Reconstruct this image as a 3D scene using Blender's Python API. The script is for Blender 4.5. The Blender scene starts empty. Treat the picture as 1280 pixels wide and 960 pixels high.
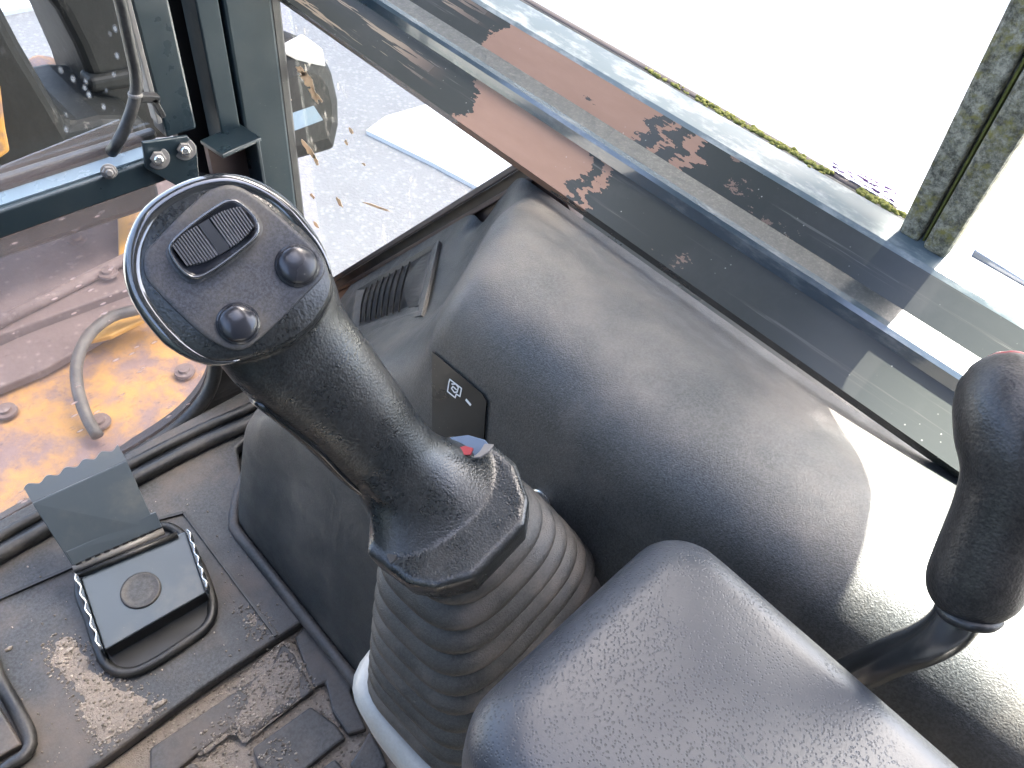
import bpy, bmesh, math, random
import numpy as np
from mathutils import Vector, Matrix, noise as mnoise

random.seed(7)
S = bpy.context.scene
COL = S.collection
R_ = math.radians

# ------------------------------------------------------------------ camera
CAM_R = ((0.7183048, 0.4719244, -0.5112000),
         (-0.6861945, 0.6017860, -0.4086450),
         (0.1147835, 0.6443144, 0.7560977))
CAM = Vector((0.0, 0.0, 0.85))          # metres above the cab floor
FPX = 950.0                             # focal length in photo pixels (1280 wide)
cd = bpy.data.cameras.new('camera')
cam = bpy.data.objects.new('camera', cd)
COL.objects.link(cam)
m = Matrix(CAM_R).to_4x4()
m.translation = CAM
cam.matrix_world = m
cd.sensor_fit = 'HORIZONTAL'
cd.sensor_width = 36.0
cd.lens = FPX * 36.0 / 1280.0
cd.clip_start = 0.01
cd.clip_end = 500
S.camera = cam

# ------------------------------------------------------------------ sky and sun
SUN_EL, SUN_AZ = 55.0, 4.0             # azimuth from +X (cab right) towards +Y (cab front)
w = bpy.data.worlds.new('World')
S.world = w
w.use_nodes = True
nt = w.node_tree
nt.nodes.clear()
sky = nt.nodes.new('ShaderNodeTexSky')
sky.sky_type = 'NISHITA'
sky.sun_disc = False
sky.sun_elevation = R_(SUN_EL)
sky.sun_rotation = R_(90 - SUN_AZ)
sky.air_density = 0.65
sky.dust_density = 4.0
sky.ozone_density = 0.5
bg = nt.nodes.new('ShaderNodeBackground')
bg.inputs['Strength'].default_value = 0.13
wo = nt.nodes.new('ShaderNodeOutputWorld')
nt.links.new(sky.outputs[0], bg.inputs[0])
nt.links.new(bg.outputs[0], wo.inputs[0])
ld = bpy.data.lights.new('sun', 'SUN')
ld.energy = 5.0
ld.angle = R_(0.5)
ld.color = (1.0, 0.95, 0.86)
sun = bpy.data.objects.new('sun', ld)
COL.objects.link(sun)
sd = Vector((math.cos(R_(SUN_EL)) * math.cos(R_(SUN_AZ)), math.cos(R_(SUN_EL)) * math.sin(R_(SUN_AZ)), math.sin(R_(SUN_EL))))
sun.rotation_euler = sd.to_track_quat('Z', 'Y').to_euler()
sun.location = sd * 12
S.view_settings.view_transform = 'Standard'
S.view_settings.look = 'None'
S.view_settings.exposure = 3.95
S.view_settings.gamma = 1.0
S.cycles.max_bounces = 10
S.cycles.transparent_max_bounces = 16
S.cycles.caustics_reflective = False
S.cycles.caustics_refractive = False
S.cycles.use_denoising = True

# ------------------------------------------------------------------ measuring the photograph
CR = np.array(CAM_R)
CP = np.array(CAM)

def ray(x, y):
    d = CR @ np.array([(x - 640) / FPX, -(y - 480) / FPX, -1.0])
    return d / np.linalg.norm(d)

def onx(x, y, v):
    d = ray(x, y); return Vector(CP + d * (v / d[0]))

def ony(x, y, v):
    d = ray(x, y); return Vector(CP + d * (v / d[1]))

def onz(x, y, v):
    d = ray(x, y); return Vector(CP + d * ((v - CP[2]) / d[2]))

def at(x, y, t):
    return Vector(CP + ray(x, y) * t)

def onp(x, y, p0, n):
    d = ray(x, y); n = np.array(n); p0 = np.array(p0)
    return Vector(CP + d * (((p0 - CP) @ n) / (d @ n)))

# ------------------------------------------------------------------ object helpers
def tag(o, label=None, cat=None, group=None, kind=None):
    if label: o['label'] = label
    if cat: o['category'] = cat
    if group: o['group'] = group
    if kind: o['kind'] = kind
    return o

def thing(name, label, cat, loc=(0, 0, 0), group=None):
    o = bpy.data.objects.new(name, None)
    o.empty_display_size = 0.05
    COL.objects.link(o)
    o.location = loc
    return tag(o, label, cat, group)

def obj(name, bm, mat, parent=None, smooth=False, mods=()):
    me = bpy.data.meshes.new(name)
    bmesh.ops.recalc_face_normals(bm, faces=bm.faces)
    bm.to_mesh(me); bm.free()
    o = bpy.data.objects.new(name, me)
    COL.objects.link(o)
    if mat: me.materials.append(mat)
    if smooth:
        me.shade_smooth()
    for f in mods: f(o)
    if mods:
        bpy.context.view_layer.update()
        dg = bpy.context.evaluated_depsgraph_get()
        nm = bpy.data.meshes.new_from_object(o.evaluated_get(dg))
        o.modifiers.clear()
        o.data = nm
        if smooth: nm.shade_smooth()
    if parent:
        o.parent = parent
        # mesh data is written in world space: take the parent's offset out
        if parent.type == 'EMPTY':
            o.data.transform(Matrix.Translation(-Vector(parent.location)))
    return o

def auto(o, deg=40):
    me = o.data
    me.shade_smooth()
    me.set_sharp_from_angle(angle=R_(deg))
    return o

def bevelmod(wd, seg=2, ang=35):
    def f(o):
        b = o.modifiers.new('b', 'BEVEL'); b.width = wd; b.segments = seg
        b.limit_method = 'ANGLE'; b.angle_limit = R_(ang); b.harden_normals = False
    return f

def subsurf(n):
    def f(o):
        s = o.modifiers.new('s', 'SUBSURF'); s.levels = n; s.render_levels = n
    return f

def remesh(v, it=6, fac=0.5):
    def f(o):
        r = o.modifiers.new('r', 'REMESH'); r.mode = 'VOXEL'; r.voxel_size = v
        s = o.modifiers.new('sm', 'SMOOTH'); s.iterations = it; s.factor = fac
    return f

def box(bm, c, s, rot=None):
    mt = Matrix.Translation(Vector(c))
    if rot is not None: mt = mt @ rot.to_4x4()
    mt = mt @ Matrix.Diagonal((s[0], s[1], s[2], 1))
    bmesh.ops.create_cube(bm, size=1.0, matrix=mt)

def frame_rot(xa, ya):
    x = Vector(xa).normalized(); z = x.cross(Vector(ya)).normalized(); y = z.cross(x)
    return Matrix((x, y, z)).transposed()

def prism(bm, pts, vec):
    """closed polygon of 3-D points pushed along vec"""
    vec = Vector(vec)
    a = [bm.verts.new(p) for p in pts]
    b = [bm.verts.new(Vector(p) + vec) for p in pts]
    n = len(pts)
    bm.faces.new(a)
    bm.faces.new(b[::-1])
    for i in range(n):
        bm.faces.new((a[i], a[(i + 1) % n], b[(i + 1) % n], b[i]))

def loft(bm, rings, closed=True, cap=True):
    vs = [[bm.verts.new(p) for p in r] for r in rings]
    n = len(rings[0])
    for i in range(len(rings) - 1):
        for j in range(n if closed else n - 1):
            k = (j + 1) % n
            bm.faces.new((vs[i][j], vs[i][k], vs[i + 1][k], vs[i + 1][j]))
    if cap and closed:
        bm.faces.new(vs[0][::-1]); bm.faces.new(vs[-1])
    return vs

def tube(bm, pts, r, n=10, closed=False, cap=True, flat=1.0):
    pts = [Vector(p) for p in pts]
    rings = []
    up = None
    N = len(pts)
    for i, p in enumerate(pts):
        if closed: t = pts[(i + 1) % N] - pts[i - 1]
        else: t = pts[min(i + 1, N - 1)] - pts[max(i - 1, 0)]
        t.normalize()
        if up is None:
            up = t.orthogonal().normalized()
        up = (up - t * up.dot(t)).normalized()
        s = t.cross(up)
        rr = r[i] if isinstance(r, (list, tuple)) else r
        rings.append([p + (up * math.cos(2 * math.pi * k / n) + s * math.sin(2 * math.pi * k / n) * flat) * rr for k in range(n)])
    if closed: rings.append(rings[0])
    if closed:
        vs = [[bm.verts.new(q) for q in rg] for rg in rings[:-1]]
        # match the last ring to the first one by the nearest rotation
        best = min(range(n), key=lambda k: (vs[-1][k].co - vs[0][0].co).length)
        M = len(vs)
        for i in range(M):
            nx = vs[(i + 1) % M]; off = best if i == M - 1 else 0
            for j in range(n):
                k = (j + 1) % n
                if i == M - 1: bm.faces.new((vs[i][(j + off) % n], vs[i][(k + off) % n], nx[k], nx[j]))
                else: bm.faces.new((vs[i][j], vs[i][k], nx[k], nx[j]))
    else:
        loft(bm, rings, True, cap)

def spline(pts, n, closed=False):
    """Catmull-Rom through points, n samples evenly by arc length"""
    P = [np.array(p, float) for p in pts]
    N = len(P); out = []
    segs = N if closed else N - 1
    for i in range(segs):
        if closed: a, b, c, d = P[i - 1], P[i], P[(i + 1) % N], P[(i + 2) % N]
        else:
            b, c = P[i], P[i + 1]
            a = P[i - 1] if i else 2 * b - c
            d = P[i + 2] if i + 2 < N else 2 * c - b
        for k in range(16):
            t = k / 16
            out.append(0.5 * ((2 * b) + (-a + c) * t + (2 * a - 5 * b + 4 * c - d) * t * t + (-a + 3 * b - 3 * c + d) * t ** 3))
    if not closed: out.append(P[-1])
    else: out.append(out[0])
    out = np.array(out)
    L = np.concatenate([[0], np.cumsum(np.linalg.norm(np.diff(out, axis=0), axis=1))])
    q = np.linspace(0, L[-1], n + 1)[:-1] if closed else np.linspace(0, L[-1], n)
    r = np.stack([np.interp(q, L, out[:, k]) for k in range(out.shape[1])], 1)
    return r

def cyl(bm, p0, p1, r0, r1=None, n=24):
    r1 = r0 if r1 is None else r1
    p0, p1 = Vector(p0), Vector(p1)
    t = (p1 - p0).normalized(); u = t.orthogonal().normalized(); s = t.cross(u)
    ring = lambda p, r: [p + (u * math.cos(2 * math.pi * k / n) + s * math.sin(2 * math.pi * k / n)) * r for k in range(n)]
    loft(bm, [ring(p0, r0), ring(p1, r1)])

def lathe(bm, p0, ax, prof, n=32):
    """profile of (radius, height) turned about ax at p0"""
    t = Vector(ax).normalized(); u = t.orthogonal().normalized(); s = t.cross(u); p0 = Vector(p0)
    rings = [[p0 + t * h + (u * math.cos(2 * math.pi * k / n) + s * math.sin(2 * math.pi * k / n)) * max(r, 1e-5) for k in range(n)] for r, h in prof]
    loft(bm, rings)

def copy_tree(o, parent=None):
    c = o.copy(); COL.objects.link(c); c.parent = parent
    for ch in [x for x in o.children]: copy_tree(ch, c)
    return c

# ------------------------------------------------------------------ materials
class NT:
    def __init__(self, name):
        self.m = bpy.data.materials.new(name); self.m.use_nodes = True
        self.t = self.m.node_tree; self.t.nodes.clear()
        self.out = self.n('ShaderNodeOutputMaterial')
        self.co = self.n('ShaderNodeTexCoord')
        self.geo = None
    def n(self, k, **kw):
        x = self.t.nodes.new(k)
        for a, b in kw.items(): setattr(x, a, b)
        return x
    def l(self, a, b): self.t.links.new(a, b)
    def pos(self):
        if not self.geo: self.geo = self.n('ShaderNodeNewGeometry')
        return self.geo.outputs['Position']
    def setv(self, node, **kw):
        for k, v in kw.items():
            s = node.inputs[k.replace('_', ' ')]
            if hasattr(v, 'is_linked') or isinstance(v, bpy.types.NodeSocket): self.l(v, s)
            else: s.default_value = v
    def scaled(self, sc, rot=(0, 0, 0), loc=(0, 0, 0)):
        mp = self.n('ShaderNodeMapping'); self.l(self.co.outputs['Object'], mp.inputs['Vector'])
        mp.inputs['Scale'].default_value = sc if isinstance(sc, tuple) else (sc, sc, sc)
        mp.inputs['Rotation'].default_value = rot
        mp.inputs['Location'].default_value = loc
        return mp.outputs[0]
    def noise(self, scale, detail=4, rough=0.55, vec=None, dist=0.0):
        x = self.n('ShaderNodeTexNoise')
        self.l(vec if vec is not None else self.co.outputs['Object'], x.inputs['Vector'])
        x.inputs['Scale'].default_value = scale; x.inputs['Detail'].default_value = detail
        x.inputs['Roughness'].default_value = rough; x.inputs['Distortion'].default_value = dist
        return x.outputs['Fac']
    def voro(self, scale, feature='F1', vec=None, out='Distance', rnd=1.0):
        x = self.n('ShaderNodeTexVoronoi', feature=feature)
        self.l(vec if vec is not None else self.co.outputs['Object'], x.inputs['Vector'])
        x.inputs['Scale'].default_value = scale; x.inputs['Randomness'].default_value = rnd
        return x.outputs[out]
    def ramp(self, v, a, b, lo=0.0, hi=1.0):
        x = self.n('ShaderNodeMapRange'); x.interpolation_type = 'SMOOTHSTEP'
        self.l(v, x.inputs[0])
        for i, q in enumerate((a, b, lo, hi)): x.inputs[i + 1].default_value = q
        return x.outputs[0]
    def math(self, op, a, b=None, c=None):
        x = self.n('ShaderNodeMath', operation=op)
        for i, q in enumerate((a, b, c)):
            if q is None: continue
            if isinstance(q, (int, float)): x.inputs[i].default_value = q
            else: self.l(q, x.inputs[i])
        return x.outputs[0]
    def mix(self, f, a, b):
        x = self.n('ShaderNodeMix', data_type='RGBA')
        if isinstance(f, (int, float)): x.inputs[0].default_value = f
        else: self.l(f, x.inputs[0])
        for i, q in ((6, a), (7, b)):
            if isinstance(q, tuple): x.inputs[i].default_value = (*q, 1.0)
            else: self.l(q, x.inputs[i])
        return x.outputs[2]
    def bump(self, h, strength, dist, normal=None):
        x = self.n('ShaderNodeBump'); self.l(h, x.inputs['Height'])
        x.inputs['Strength'].default_value = strength; x.inputs['Distance'].default_value = dist
        if normal is not None: self.l(normal, x.inputs['Normal'])
        return x.outputs[0]
    def bsdf(self, col, rough=0.5, metal=0.0, normal=None, spec=0.5, coat=0.0, coat_rough=0.05, sheen=0.0):
        x = self.n('ShaderNodeBsdfPrincipled')
        def st(nm, v):
            if isinstance(v, tuple): x.inputs[nm].default_value = (*v, 1.0)
            elif isinstance(v, (int, float)): x.inputs[nm].default_value = v
            else: self.l(v, x.inputs[nm])
        st('Base Color', col); st('Roughness', rough); st('Metallic', metal); st('Specular IOR Level', spec)
        st('Coat Weight', coat); st('Coat Roughness', coat_rough); st('Sheen Weight', sheen)
        if normal is not None: self.l(normal, x.inputs['Normal'])
        return x.outputs[0]
    def done(self, sh):
        self.l(sh, self.out.inputs['Surface']); return self.m

def rubbery(name, col, rough=0.45, grain=700, gs=0.35, gd=0.0006, dust=(0.16, 0.14, 0.12), da=0.35, ds=14, wrinkle=False, spec=0.5, lo=0.45, hi=0.75, speck=0.5, coarse=None, va=(0.5, 1.6)):
    t = NT(name)
    d = t.ramp(t.noise(ds, 5, 0.6), lo, hi, 0, da)
    sp = t.ramp(t.voro(260), 0.02, 0.16, speck, 0)
    sp = t.math('MULTIPLY', sp, t.ramp(t.noise(60, 2), 0.5, 0.7))
    d2 = t.math('MAXIMUM', d, sp)
    vari = t.mix(t.ramp(t.noise(grain * 0.6, 3, 0.7), 0.3, 0.7), tuple(c * va[0] for c in col), tuple(c * va[1] for c in col))
    c = t.mix(d2, vari, dust)
    if wrinkle:
        h = t.voro(grain, 'SMOOTH_F1')
        h2 = t.noise(grain * 0.6, 3)
        h = t.math('ADD', h, t.math('MULTIPLY', h2, 0.8))
    else:
        h = t.noise(grain, 2, 0.6)
    nrm = t.bump(h, gs, gd)
    if coarse:
        nrm = t.bump(t.noise(coarse[0], 3), coarse[1], coarse[2], nrm)
    r = t.ramp(t.noise(40, 4), 0.3, 0.7, rough - 0.06, rough + 0.08)
    r = t.math('ADD', r, t.math('MULTIPLY', d2, 0.3))
    return t.done(t.bsdf(c, r, 0, nrm, spec))

def painted(name, col, rough=0.25, dust=(0.22, 0.21, 0.18), da=0.25, spec=0.5, coat=0.0, wear=None):
    t = NT(name)
    d = t.ramp(t.noise(9, 6, 0.65), 0.48, 0.8, 0, da)
    sp = t.ramp(t.voro(180), 0.02, 0.12, 0.55, 0)
    sp = t.math('MULTIPLY', sp, t.ramp(t.noise(35, 2), 0.52, 0.66))
    d = t.math('MAXIMUM', d, sp)
    c = t.mix(d, col, dust)
    if wear:
        wm = t.ramp(t.noise(wear[1], 6, 0.7), wear[2], wear[2] + 0.03)
        c = t.mix(wm, c, wear[0])
    r = t.math('ADD', t.ramp(t.noise(25, 4), 0.3, 0.75, rough - 0.05, rough + 0.12), t.math('MULTIPLY', d, 0.5))
    nrm = t.bump(t.noise(120, 3), 0.05, 0.001)
    return t.done(t.bsdf(c, r, 0, nrm, spec, coat))

M = {}
M['slate'] = painted('slate_paint', (0.014, 0.024, 0.029), 0.30, da=0.05)
M['slatematte'] = painted('slate_matte_paint', (0.014, 0.024, 0.029), 0.5, da=0.05, spec=0.2)
M['blackgap'] = painted('black_paint', (0.008, 0.008, 0.009), 0.5, da=0.1)
M['plastic'] = rubbery('console_plastic', (0.034, 0.0355, 0.035), 0.42, 1000, 0.6, 0.0007, dust=(0.17, 0.145, 0.12), da=0.65, ds=7, lo=0.44, hi=0.8, va=(0.55, 1.55))
M['leather'] = rubbery('grip_rubber', (0.014, 0.016, 0.017), 0.28, 1000, 0.3, 0.0005, da=0.10, ds=16, wrinkle=True, speck=0.15)
M['faceplastic'] = rubbery('face_plastic', (0.032, 0.033, 0.038), 0.42, 1500, 0.25, 0.0003, dust=(0.12, 0.10, 0.07), da=0.5, ds=28, speck=0.4)
M['gloss'] = painted('gloss_black', (0.010, 0.011, 0.012), 0.12, da=0.06)
M['button'] = painted('button_black', (0.020, 0.021, 0.026), 0.2, da=0.12)
M['pad'] = painted('ribbed_grey', (0.055, 0.055, 0.058), 0.4, da=0.3)
M['boot'] = rubbery('boot_rubber', (0.026, 0.025, 0.023), 0.5, 1100, 0.6, 0.0006, dust=(0.15, 0.125, 0.105), da=0.45, ds=30, lo=0.4, hi=0.75)
M['collar'] = rubbery('collar_plastic', (0.020, 0.022, 0.025), 0.33, 600, 0.4, 0.0005, da=0.15, ds=22, wrinkle=True, speck=0.2)
M['mat'] = rubbery('mat_rubber', (0.026, 0.028, 0.030), 0.5, 500, 0.35, 0.0006, dust=(0.115, 0.092, 0.076), da=0.8, ds=9, lo=0.38, hi=0.72, speck=0.6)
M['trim'] = rubbery('seal_rubber', (0.012, 0.012, 0.012), 0.45, 400, 0.3, 0.0008, da=0.25, ds=20)
M['pedal'] = painted('pedal_metal', (0.050, 0.064, 0.078), 0.36, da=0.4, wear=None)
M['sill'] = painted('brown_sill', (0.050, 0.034, 0.030), 0.5, dust=(0.2, 0.13, 0.09), da=0.4)
M['white'] = rubbery('pale_plastic', (0.36, 0.355, 0.33), 0.45, 700, 0.2, 0.0004, dust=(0.24, 0.21, 0.17), da=0.4, ds=16, speck=0.2, va=(0.93, 1.05))
M['steel'] = painted('worn_steel', (0.35, 0.35, 0.34), 0.35, da=0.4, dust=(0.12, 0.10, 0.08))
M['bolt'] = painted('dull_bolt', (0.14, 0.13, 0.12), 0.45, dust=(0.25, 0.23, 0.20), da=0.5)
M['chrome'] = NT('bright_metal'); t = M['chrome']; M['chrome'] = t.done(t.bsdf((0.65, 0.65, 0.62), 0.22, 0.9))
M['rust'] = painted('rusty_steel', (0.06, 0.035, 0.028), 0.7, dust=(0.16, 0.10, 0.06), da=0.6)
M['red'] = painted('red_plastic', (0.22, 0.012, 0.016), 0.35, da=0.1)
M['blueplastic'] = painted('blue_grey_plastic', (0.05, 0.08, 0.13), 0.35, da=0.2)
M['decal'] = painted('black_decal', (0.006, 0.007, 0.007), 0.3, da=0.08)
t = NT('white_print'); M['print'] = t.done(t.bsdf((0.75, 0.75, 0.72), 0.5))
M['bluepaint'] = painted('pale_blue_paint', (0.10, 0.16, 0.32), 0.4, da=0.5, dust=(0.5, 0.5, 0.5))
M['armpad'] = None
t = NT('dark_chrome_trim'); M['rim'] = t.done(t.bsdf(t.mix(t.noise(60, 3), (0.025, 0.027, 0.027), (0.05, 0.05, 0.05)), 0.12, 0.25, None, 1.0, 1.0))
t = NT('dark_lever_metal'); M['shaft'] = t.done(t.bsdf(t.mix(t.noise(90, 4, vec=t.scaled((1, 1, 0.3))), (0.12, 0.12, 0.115), (0.28, 0.28, 0.27)), 0.2, 0.9, None, 0.7))

# armrest vinyl with pits
t = NT('armrest_vinyl')
pit = t.voro(680)
pits = t.ramp(pit, 0.20, 0.42)
msk = t.ramp(t.noise(24, 3), 0.30, 0.55)
pitm = t.math('SUBTRACT', 1.0, t.math('MULTIPLY', t.math('SUBTRACT', 1.0, pits), msk))
fine = t.noise(700, 3)
h = t.math('ADD', t.math('MULTIPLY', pitm, 1.0), t.math('MULTIPLY', fine, 0.35))
nrm = t.bump(h, 0.35, 0.0007)
c = t.mix(t.ramp(t.noise(18, 5), 0.45, 0.75, 0, 0.35), (0.029, 0.033, 0.041), (0.07, 0.07, 0.07))
c = t.mix(t.math('MULTIPLY', t.math('SUBTRACT', 1.0, pitm), 0.6), c, (0.014, 0.014, 0.015))
M['armpad'] = t.done(t.bsdf(c, 0.37, 0, nrm, 0.5))

# rail: black gloss paint, long scratches; brown bands are painted-in reflections
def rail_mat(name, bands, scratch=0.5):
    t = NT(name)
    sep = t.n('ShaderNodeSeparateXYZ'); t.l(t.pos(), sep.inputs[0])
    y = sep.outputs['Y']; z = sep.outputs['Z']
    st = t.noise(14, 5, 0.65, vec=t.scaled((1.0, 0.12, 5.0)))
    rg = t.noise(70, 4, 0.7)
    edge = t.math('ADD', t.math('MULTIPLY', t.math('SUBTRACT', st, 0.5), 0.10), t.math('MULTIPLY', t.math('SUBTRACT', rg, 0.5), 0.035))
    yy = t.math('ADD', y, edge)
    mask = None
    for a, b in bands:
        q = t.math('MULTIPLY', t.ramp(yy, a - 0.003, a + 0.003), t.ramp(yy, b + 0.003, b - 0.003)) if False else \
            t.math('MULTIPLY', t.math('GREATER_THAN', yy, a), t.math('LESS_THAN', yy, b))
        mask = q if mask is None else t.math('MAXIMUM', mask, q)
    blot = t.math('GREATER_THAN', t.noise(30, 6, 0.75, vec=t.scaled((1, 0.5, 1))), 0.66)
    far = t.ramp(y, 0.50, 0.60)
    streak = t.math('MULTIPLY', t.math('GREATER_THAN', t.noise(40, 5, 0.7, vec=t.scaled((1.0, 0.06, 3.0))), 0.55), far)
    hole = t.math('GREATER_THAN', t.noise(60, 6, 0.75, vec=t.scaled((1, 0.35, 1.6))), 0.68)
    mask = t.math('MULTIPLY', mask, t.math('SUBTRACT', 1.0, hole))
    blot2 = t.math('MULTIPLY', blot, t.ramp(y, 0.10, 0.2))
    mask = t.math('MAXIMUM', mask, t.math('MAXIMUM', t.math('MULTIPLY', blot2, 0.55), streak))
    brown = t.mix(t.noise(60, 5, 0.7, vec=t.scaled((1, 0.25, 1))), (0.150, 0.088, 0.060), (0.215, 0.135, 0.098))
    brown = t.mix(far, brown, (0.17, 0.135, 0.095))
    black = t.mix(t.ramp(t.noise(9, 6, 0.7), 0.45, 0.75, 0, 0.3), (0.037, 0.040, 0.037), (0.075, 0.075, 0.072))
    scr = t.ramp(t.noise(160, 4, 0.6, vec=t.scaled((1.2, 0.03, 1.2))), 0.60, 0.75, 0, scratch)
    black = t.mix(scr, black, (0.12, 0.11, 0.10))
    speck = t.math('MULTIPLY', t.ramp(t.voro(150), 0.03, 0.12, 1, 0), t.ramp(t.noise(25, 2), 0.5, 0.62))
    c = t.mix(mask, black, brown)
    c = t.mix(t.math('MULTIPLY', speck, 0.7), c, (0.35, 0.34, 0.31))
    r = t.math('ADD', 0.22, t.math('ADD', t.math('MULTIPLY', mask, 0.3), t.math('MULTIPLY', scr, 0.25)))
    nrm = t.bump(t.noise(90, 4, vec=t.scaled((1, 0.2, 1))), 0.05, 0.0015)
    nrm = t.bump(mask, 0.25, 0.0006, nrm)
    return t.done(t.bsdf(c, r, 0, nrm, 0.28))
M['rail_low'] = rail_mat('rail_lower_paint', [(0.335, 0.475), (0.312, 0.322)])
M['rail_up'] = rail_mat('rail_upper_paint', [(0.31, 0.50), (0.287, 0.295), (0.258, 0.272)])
t = NT('rail_dull_paint')
c = t.mix(t.ramp(t.noise(500, 4, 0.7), 0.45, 0.75), (0.020, 0.024, 0.025), (0.07, 0.074, 0.066))
M['rail_slope'] = t.done(t.bsdf(c, t.ramp(t.noise(120, 3), 0.3, 0.7, 0.35, 0.6), 0, t.bump(t.noise(300, 3), 0.2, 0.001), 0.5))
t = NT('rail_ledge_paint')
c = t.mix(t.ramp(t.noise(60, 6, 0.7, vec=t.scaled((1, 0.3, 1))), 0.5, 0.75, 0, 0.8), (0.05, 0.065, 0.07), (0.34, 0.35, 0.32))
M['rail_bead'] = t.done(t.bsdf(t.mix(t.ramp(t.noise(60, 6, 0.7, vec=t.scaled((1, 0.3, 1))), 0.5, 0.75, 0, 0.5), (0.035, 0.05, 0.06), (0.2, 0.2, 0.19)), 0.16, 0, t.bump(t.noise(60, 3), 0.03, 0.001), 0.8, 0.6))
t = NT('rail_top_paint')
c = t.mix(t.ramp(t.noise(60, 6, 0.7, vec=t.scaled((1, 0.3, 1))), 0.45, 0.7, 0, 0.8), (0.10, 0.125, 0.13), (0.36, 0.37, 0.34))
M['rail_ledge'] = t.done(t.bsdf(c, 0.28, 0, t.bump(t.noise(90, 4), 0.1, 0.001), 0.5))

# glass: thin sheet, dirt on it
def glass(name, film=0.02, filmc=(0.5, 0.5, 0.48), speck=0.5, sscale=60, stretch=(1, 1, 1), sth=0.58, tint=(0.95, 0.97, 0.96), splash=0.0):
    t = NT(name)
    tr = t.n('ShaderNodeBsdfTransparent'); tr.inputs[0].default_value = (*tint, 1)
    gl = t.n('ShaderNodeBsdfGlossy'); gl.inputs['Roughness'].default_value = 0.02
    lw_ = t.n('ShaderNodeLayerWeight'); lw_.inputs['Blend'].default_value = 0.5
    frv = t.math('MULTIPLY_ADD', t.math('POWER', lw_.outputs['Facing'], 5.0), 0.42, 0.02)
    a = t.n('ShaderNodeMixShader'); t.l(frv, a.inputs[0]); t.l(tr.outputs[0], a.inputs[1]); t.l(gl.outputs[0], a.inputs[2])
    df = t.n('ShaderNodeBsdfDiffuse'); df.inputs[0].default_value = (*filmc, 1)
    tl = t.n('ShaderNodeBsdfTranslucent'); tl.inputs[0].default_value = (*filmc, 1)
    b = t.n('ShaderNodeMixShader'); b.inputs[0].default_value = 0.5
    t.l(df.outputs[0], b.inputs[1]); t.l(tl.outputs[0], b.inputs[2])
    v = t.scaled(stretch)
    sp = t.ramp(t.voro(sscale, vec=v), 0.06, 0.22, 1, 0)
    sp = t.math('MULTIPLY', sp, t.ramp(t.noise(9, 4, vec=v), sth, sth + 0.12))
    scr = t.ramp(t.noise(sscale * 1.2, 5, 0.75, vec=v), 0.60, 0.72, 0, 0.6)
    scr = t.math('MULTIPLY', scr, t.ramp(t.noise(6, 3), 0.42, 0.65))
    mk = t.math('MULTIPLY', t.math('MAXIMUM', sp, scr), speck)
    if splash:
        mk = t.math('MAXIMUM', mk, t.ramp(t.noise(22, 6, 0.7, vec=t.scaled(stretch)), 0.68, 0.74, 0, splash))
    mk = t.math('ADD', mk, t.ramp(t.noise(3, 4), 0.3, 0.7, film * 0.5, film * 1.5))
    o = t.n('ShaderNodeMixShader'); t.l(mk, o.inputs[0]); t.l(a.outputs[0], o.inputs[1]); t.l(b.outputs[0], o.inputs[2])
    return t.done(o.outputs[0])
M['glass_q'] = glass('dusty_glass', 0.008, (0.62, 0.58, 0.5), 0.5, 55, (1, 1, 0.5), 0.5, splash=0.6)
M['glass_low'] = glass('scratched_glass', 0.085, (0.60, 0.46, 0.42), 0.85, 75, (0.45, 1, 1.3), 0.48)
M['glass_up'] = glass('dirty_glass', 0.004, (0.5, 0.5, 0.48), 0.5, 70, (1, 1, 0.6), 0.45)
M['glass_side'] = glass('side_glass', 0.02, (0.6, 0.6, 0.58), 0.2, 60)

# outdoors
t = NT('pale_concrete')
c = t.mix(t.noise(2.2, 6, 0.65), (0.40, 0.39, 0.37), (0.55, 0.54, 0.51))
M['concrete'] = t.done(t.bsdf(c, 0.85, 0, t.bump(t.noise(60, 4), 0.3, 0.01)))
t = NT('grey_gravel')
c = t.mix(t.noise(5, 7, 0.7), (0.13, 0.127, 0.118), (0.20, 0.196, 0.185))
c = t.mix(t.ramp(t.voro(40), 0.1, 0.5, 0.35, 0), c, (0.3, 0.29, 0.27))
M['asphalt'] = t.done(t.bsdf(c, 0.9, 0, t.bump(t.noise(80, 4), 0.5, 0.01)))
t = NT('yellow_paint_dirty')
dm = t.ramp(t.noise(7, 7, 0.75), 0.40, 0.60)
c = t.mix(t.noise(20, 4), (0.30, 0.135, 0.026), (0.36, 0.19, 0.055))
c = t.mix(dm, c, t.mix(t.noise(30, 5, 0.7), (0.07, 0.038, 0.036), (0.20, 0.13, 0.115)))
c = t.mix(t.ramp(t.noise(120, 4, 0.7), 0.60, 0.7, 0, 0.8), c, (0.2, 0.11, 0.06))
M['yellow_dirty'] = t.done(t.bsdf(c, 0.6, 0, t.bump(t.noise(60, 5), 0.3, 0.004)))
t = NT('yellow_paint')
c = t.mix(t.ramp(t.noise(12, 7, 0.7), 0.52, 0.68), (0.38, 0.19, 0.03), (0.16, 0.09, 0.06))
M['yellow'] = t.done(t.bsdf(c, 0.5, 0, t.bump(t.noise(60, 5), 0.2, 0.003)))
t = NT('caked_mud_steel')
c = t.mix(t.noise(14, 7, 0.75), (0.055, 0.033, 0.031), (0.15, 0.11, 0.10))
c = t.mix(t.ramp(t.voro(50), 0.05, 0.3, 0.4, 0), c, (0.24, 0.19, 0.17))
M['mud'] = t.done(t.bsdf(c, 0.75, 0, t.bump(t.noise(40, 6), 0.5, 0.006)))
t = NT('dark_boom_steel')
c = t.mix(t.noise(10, 7, 0.75), (0.002, 0.003, 0.003), (0.011, 0.0115, 0.0105))
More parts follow.
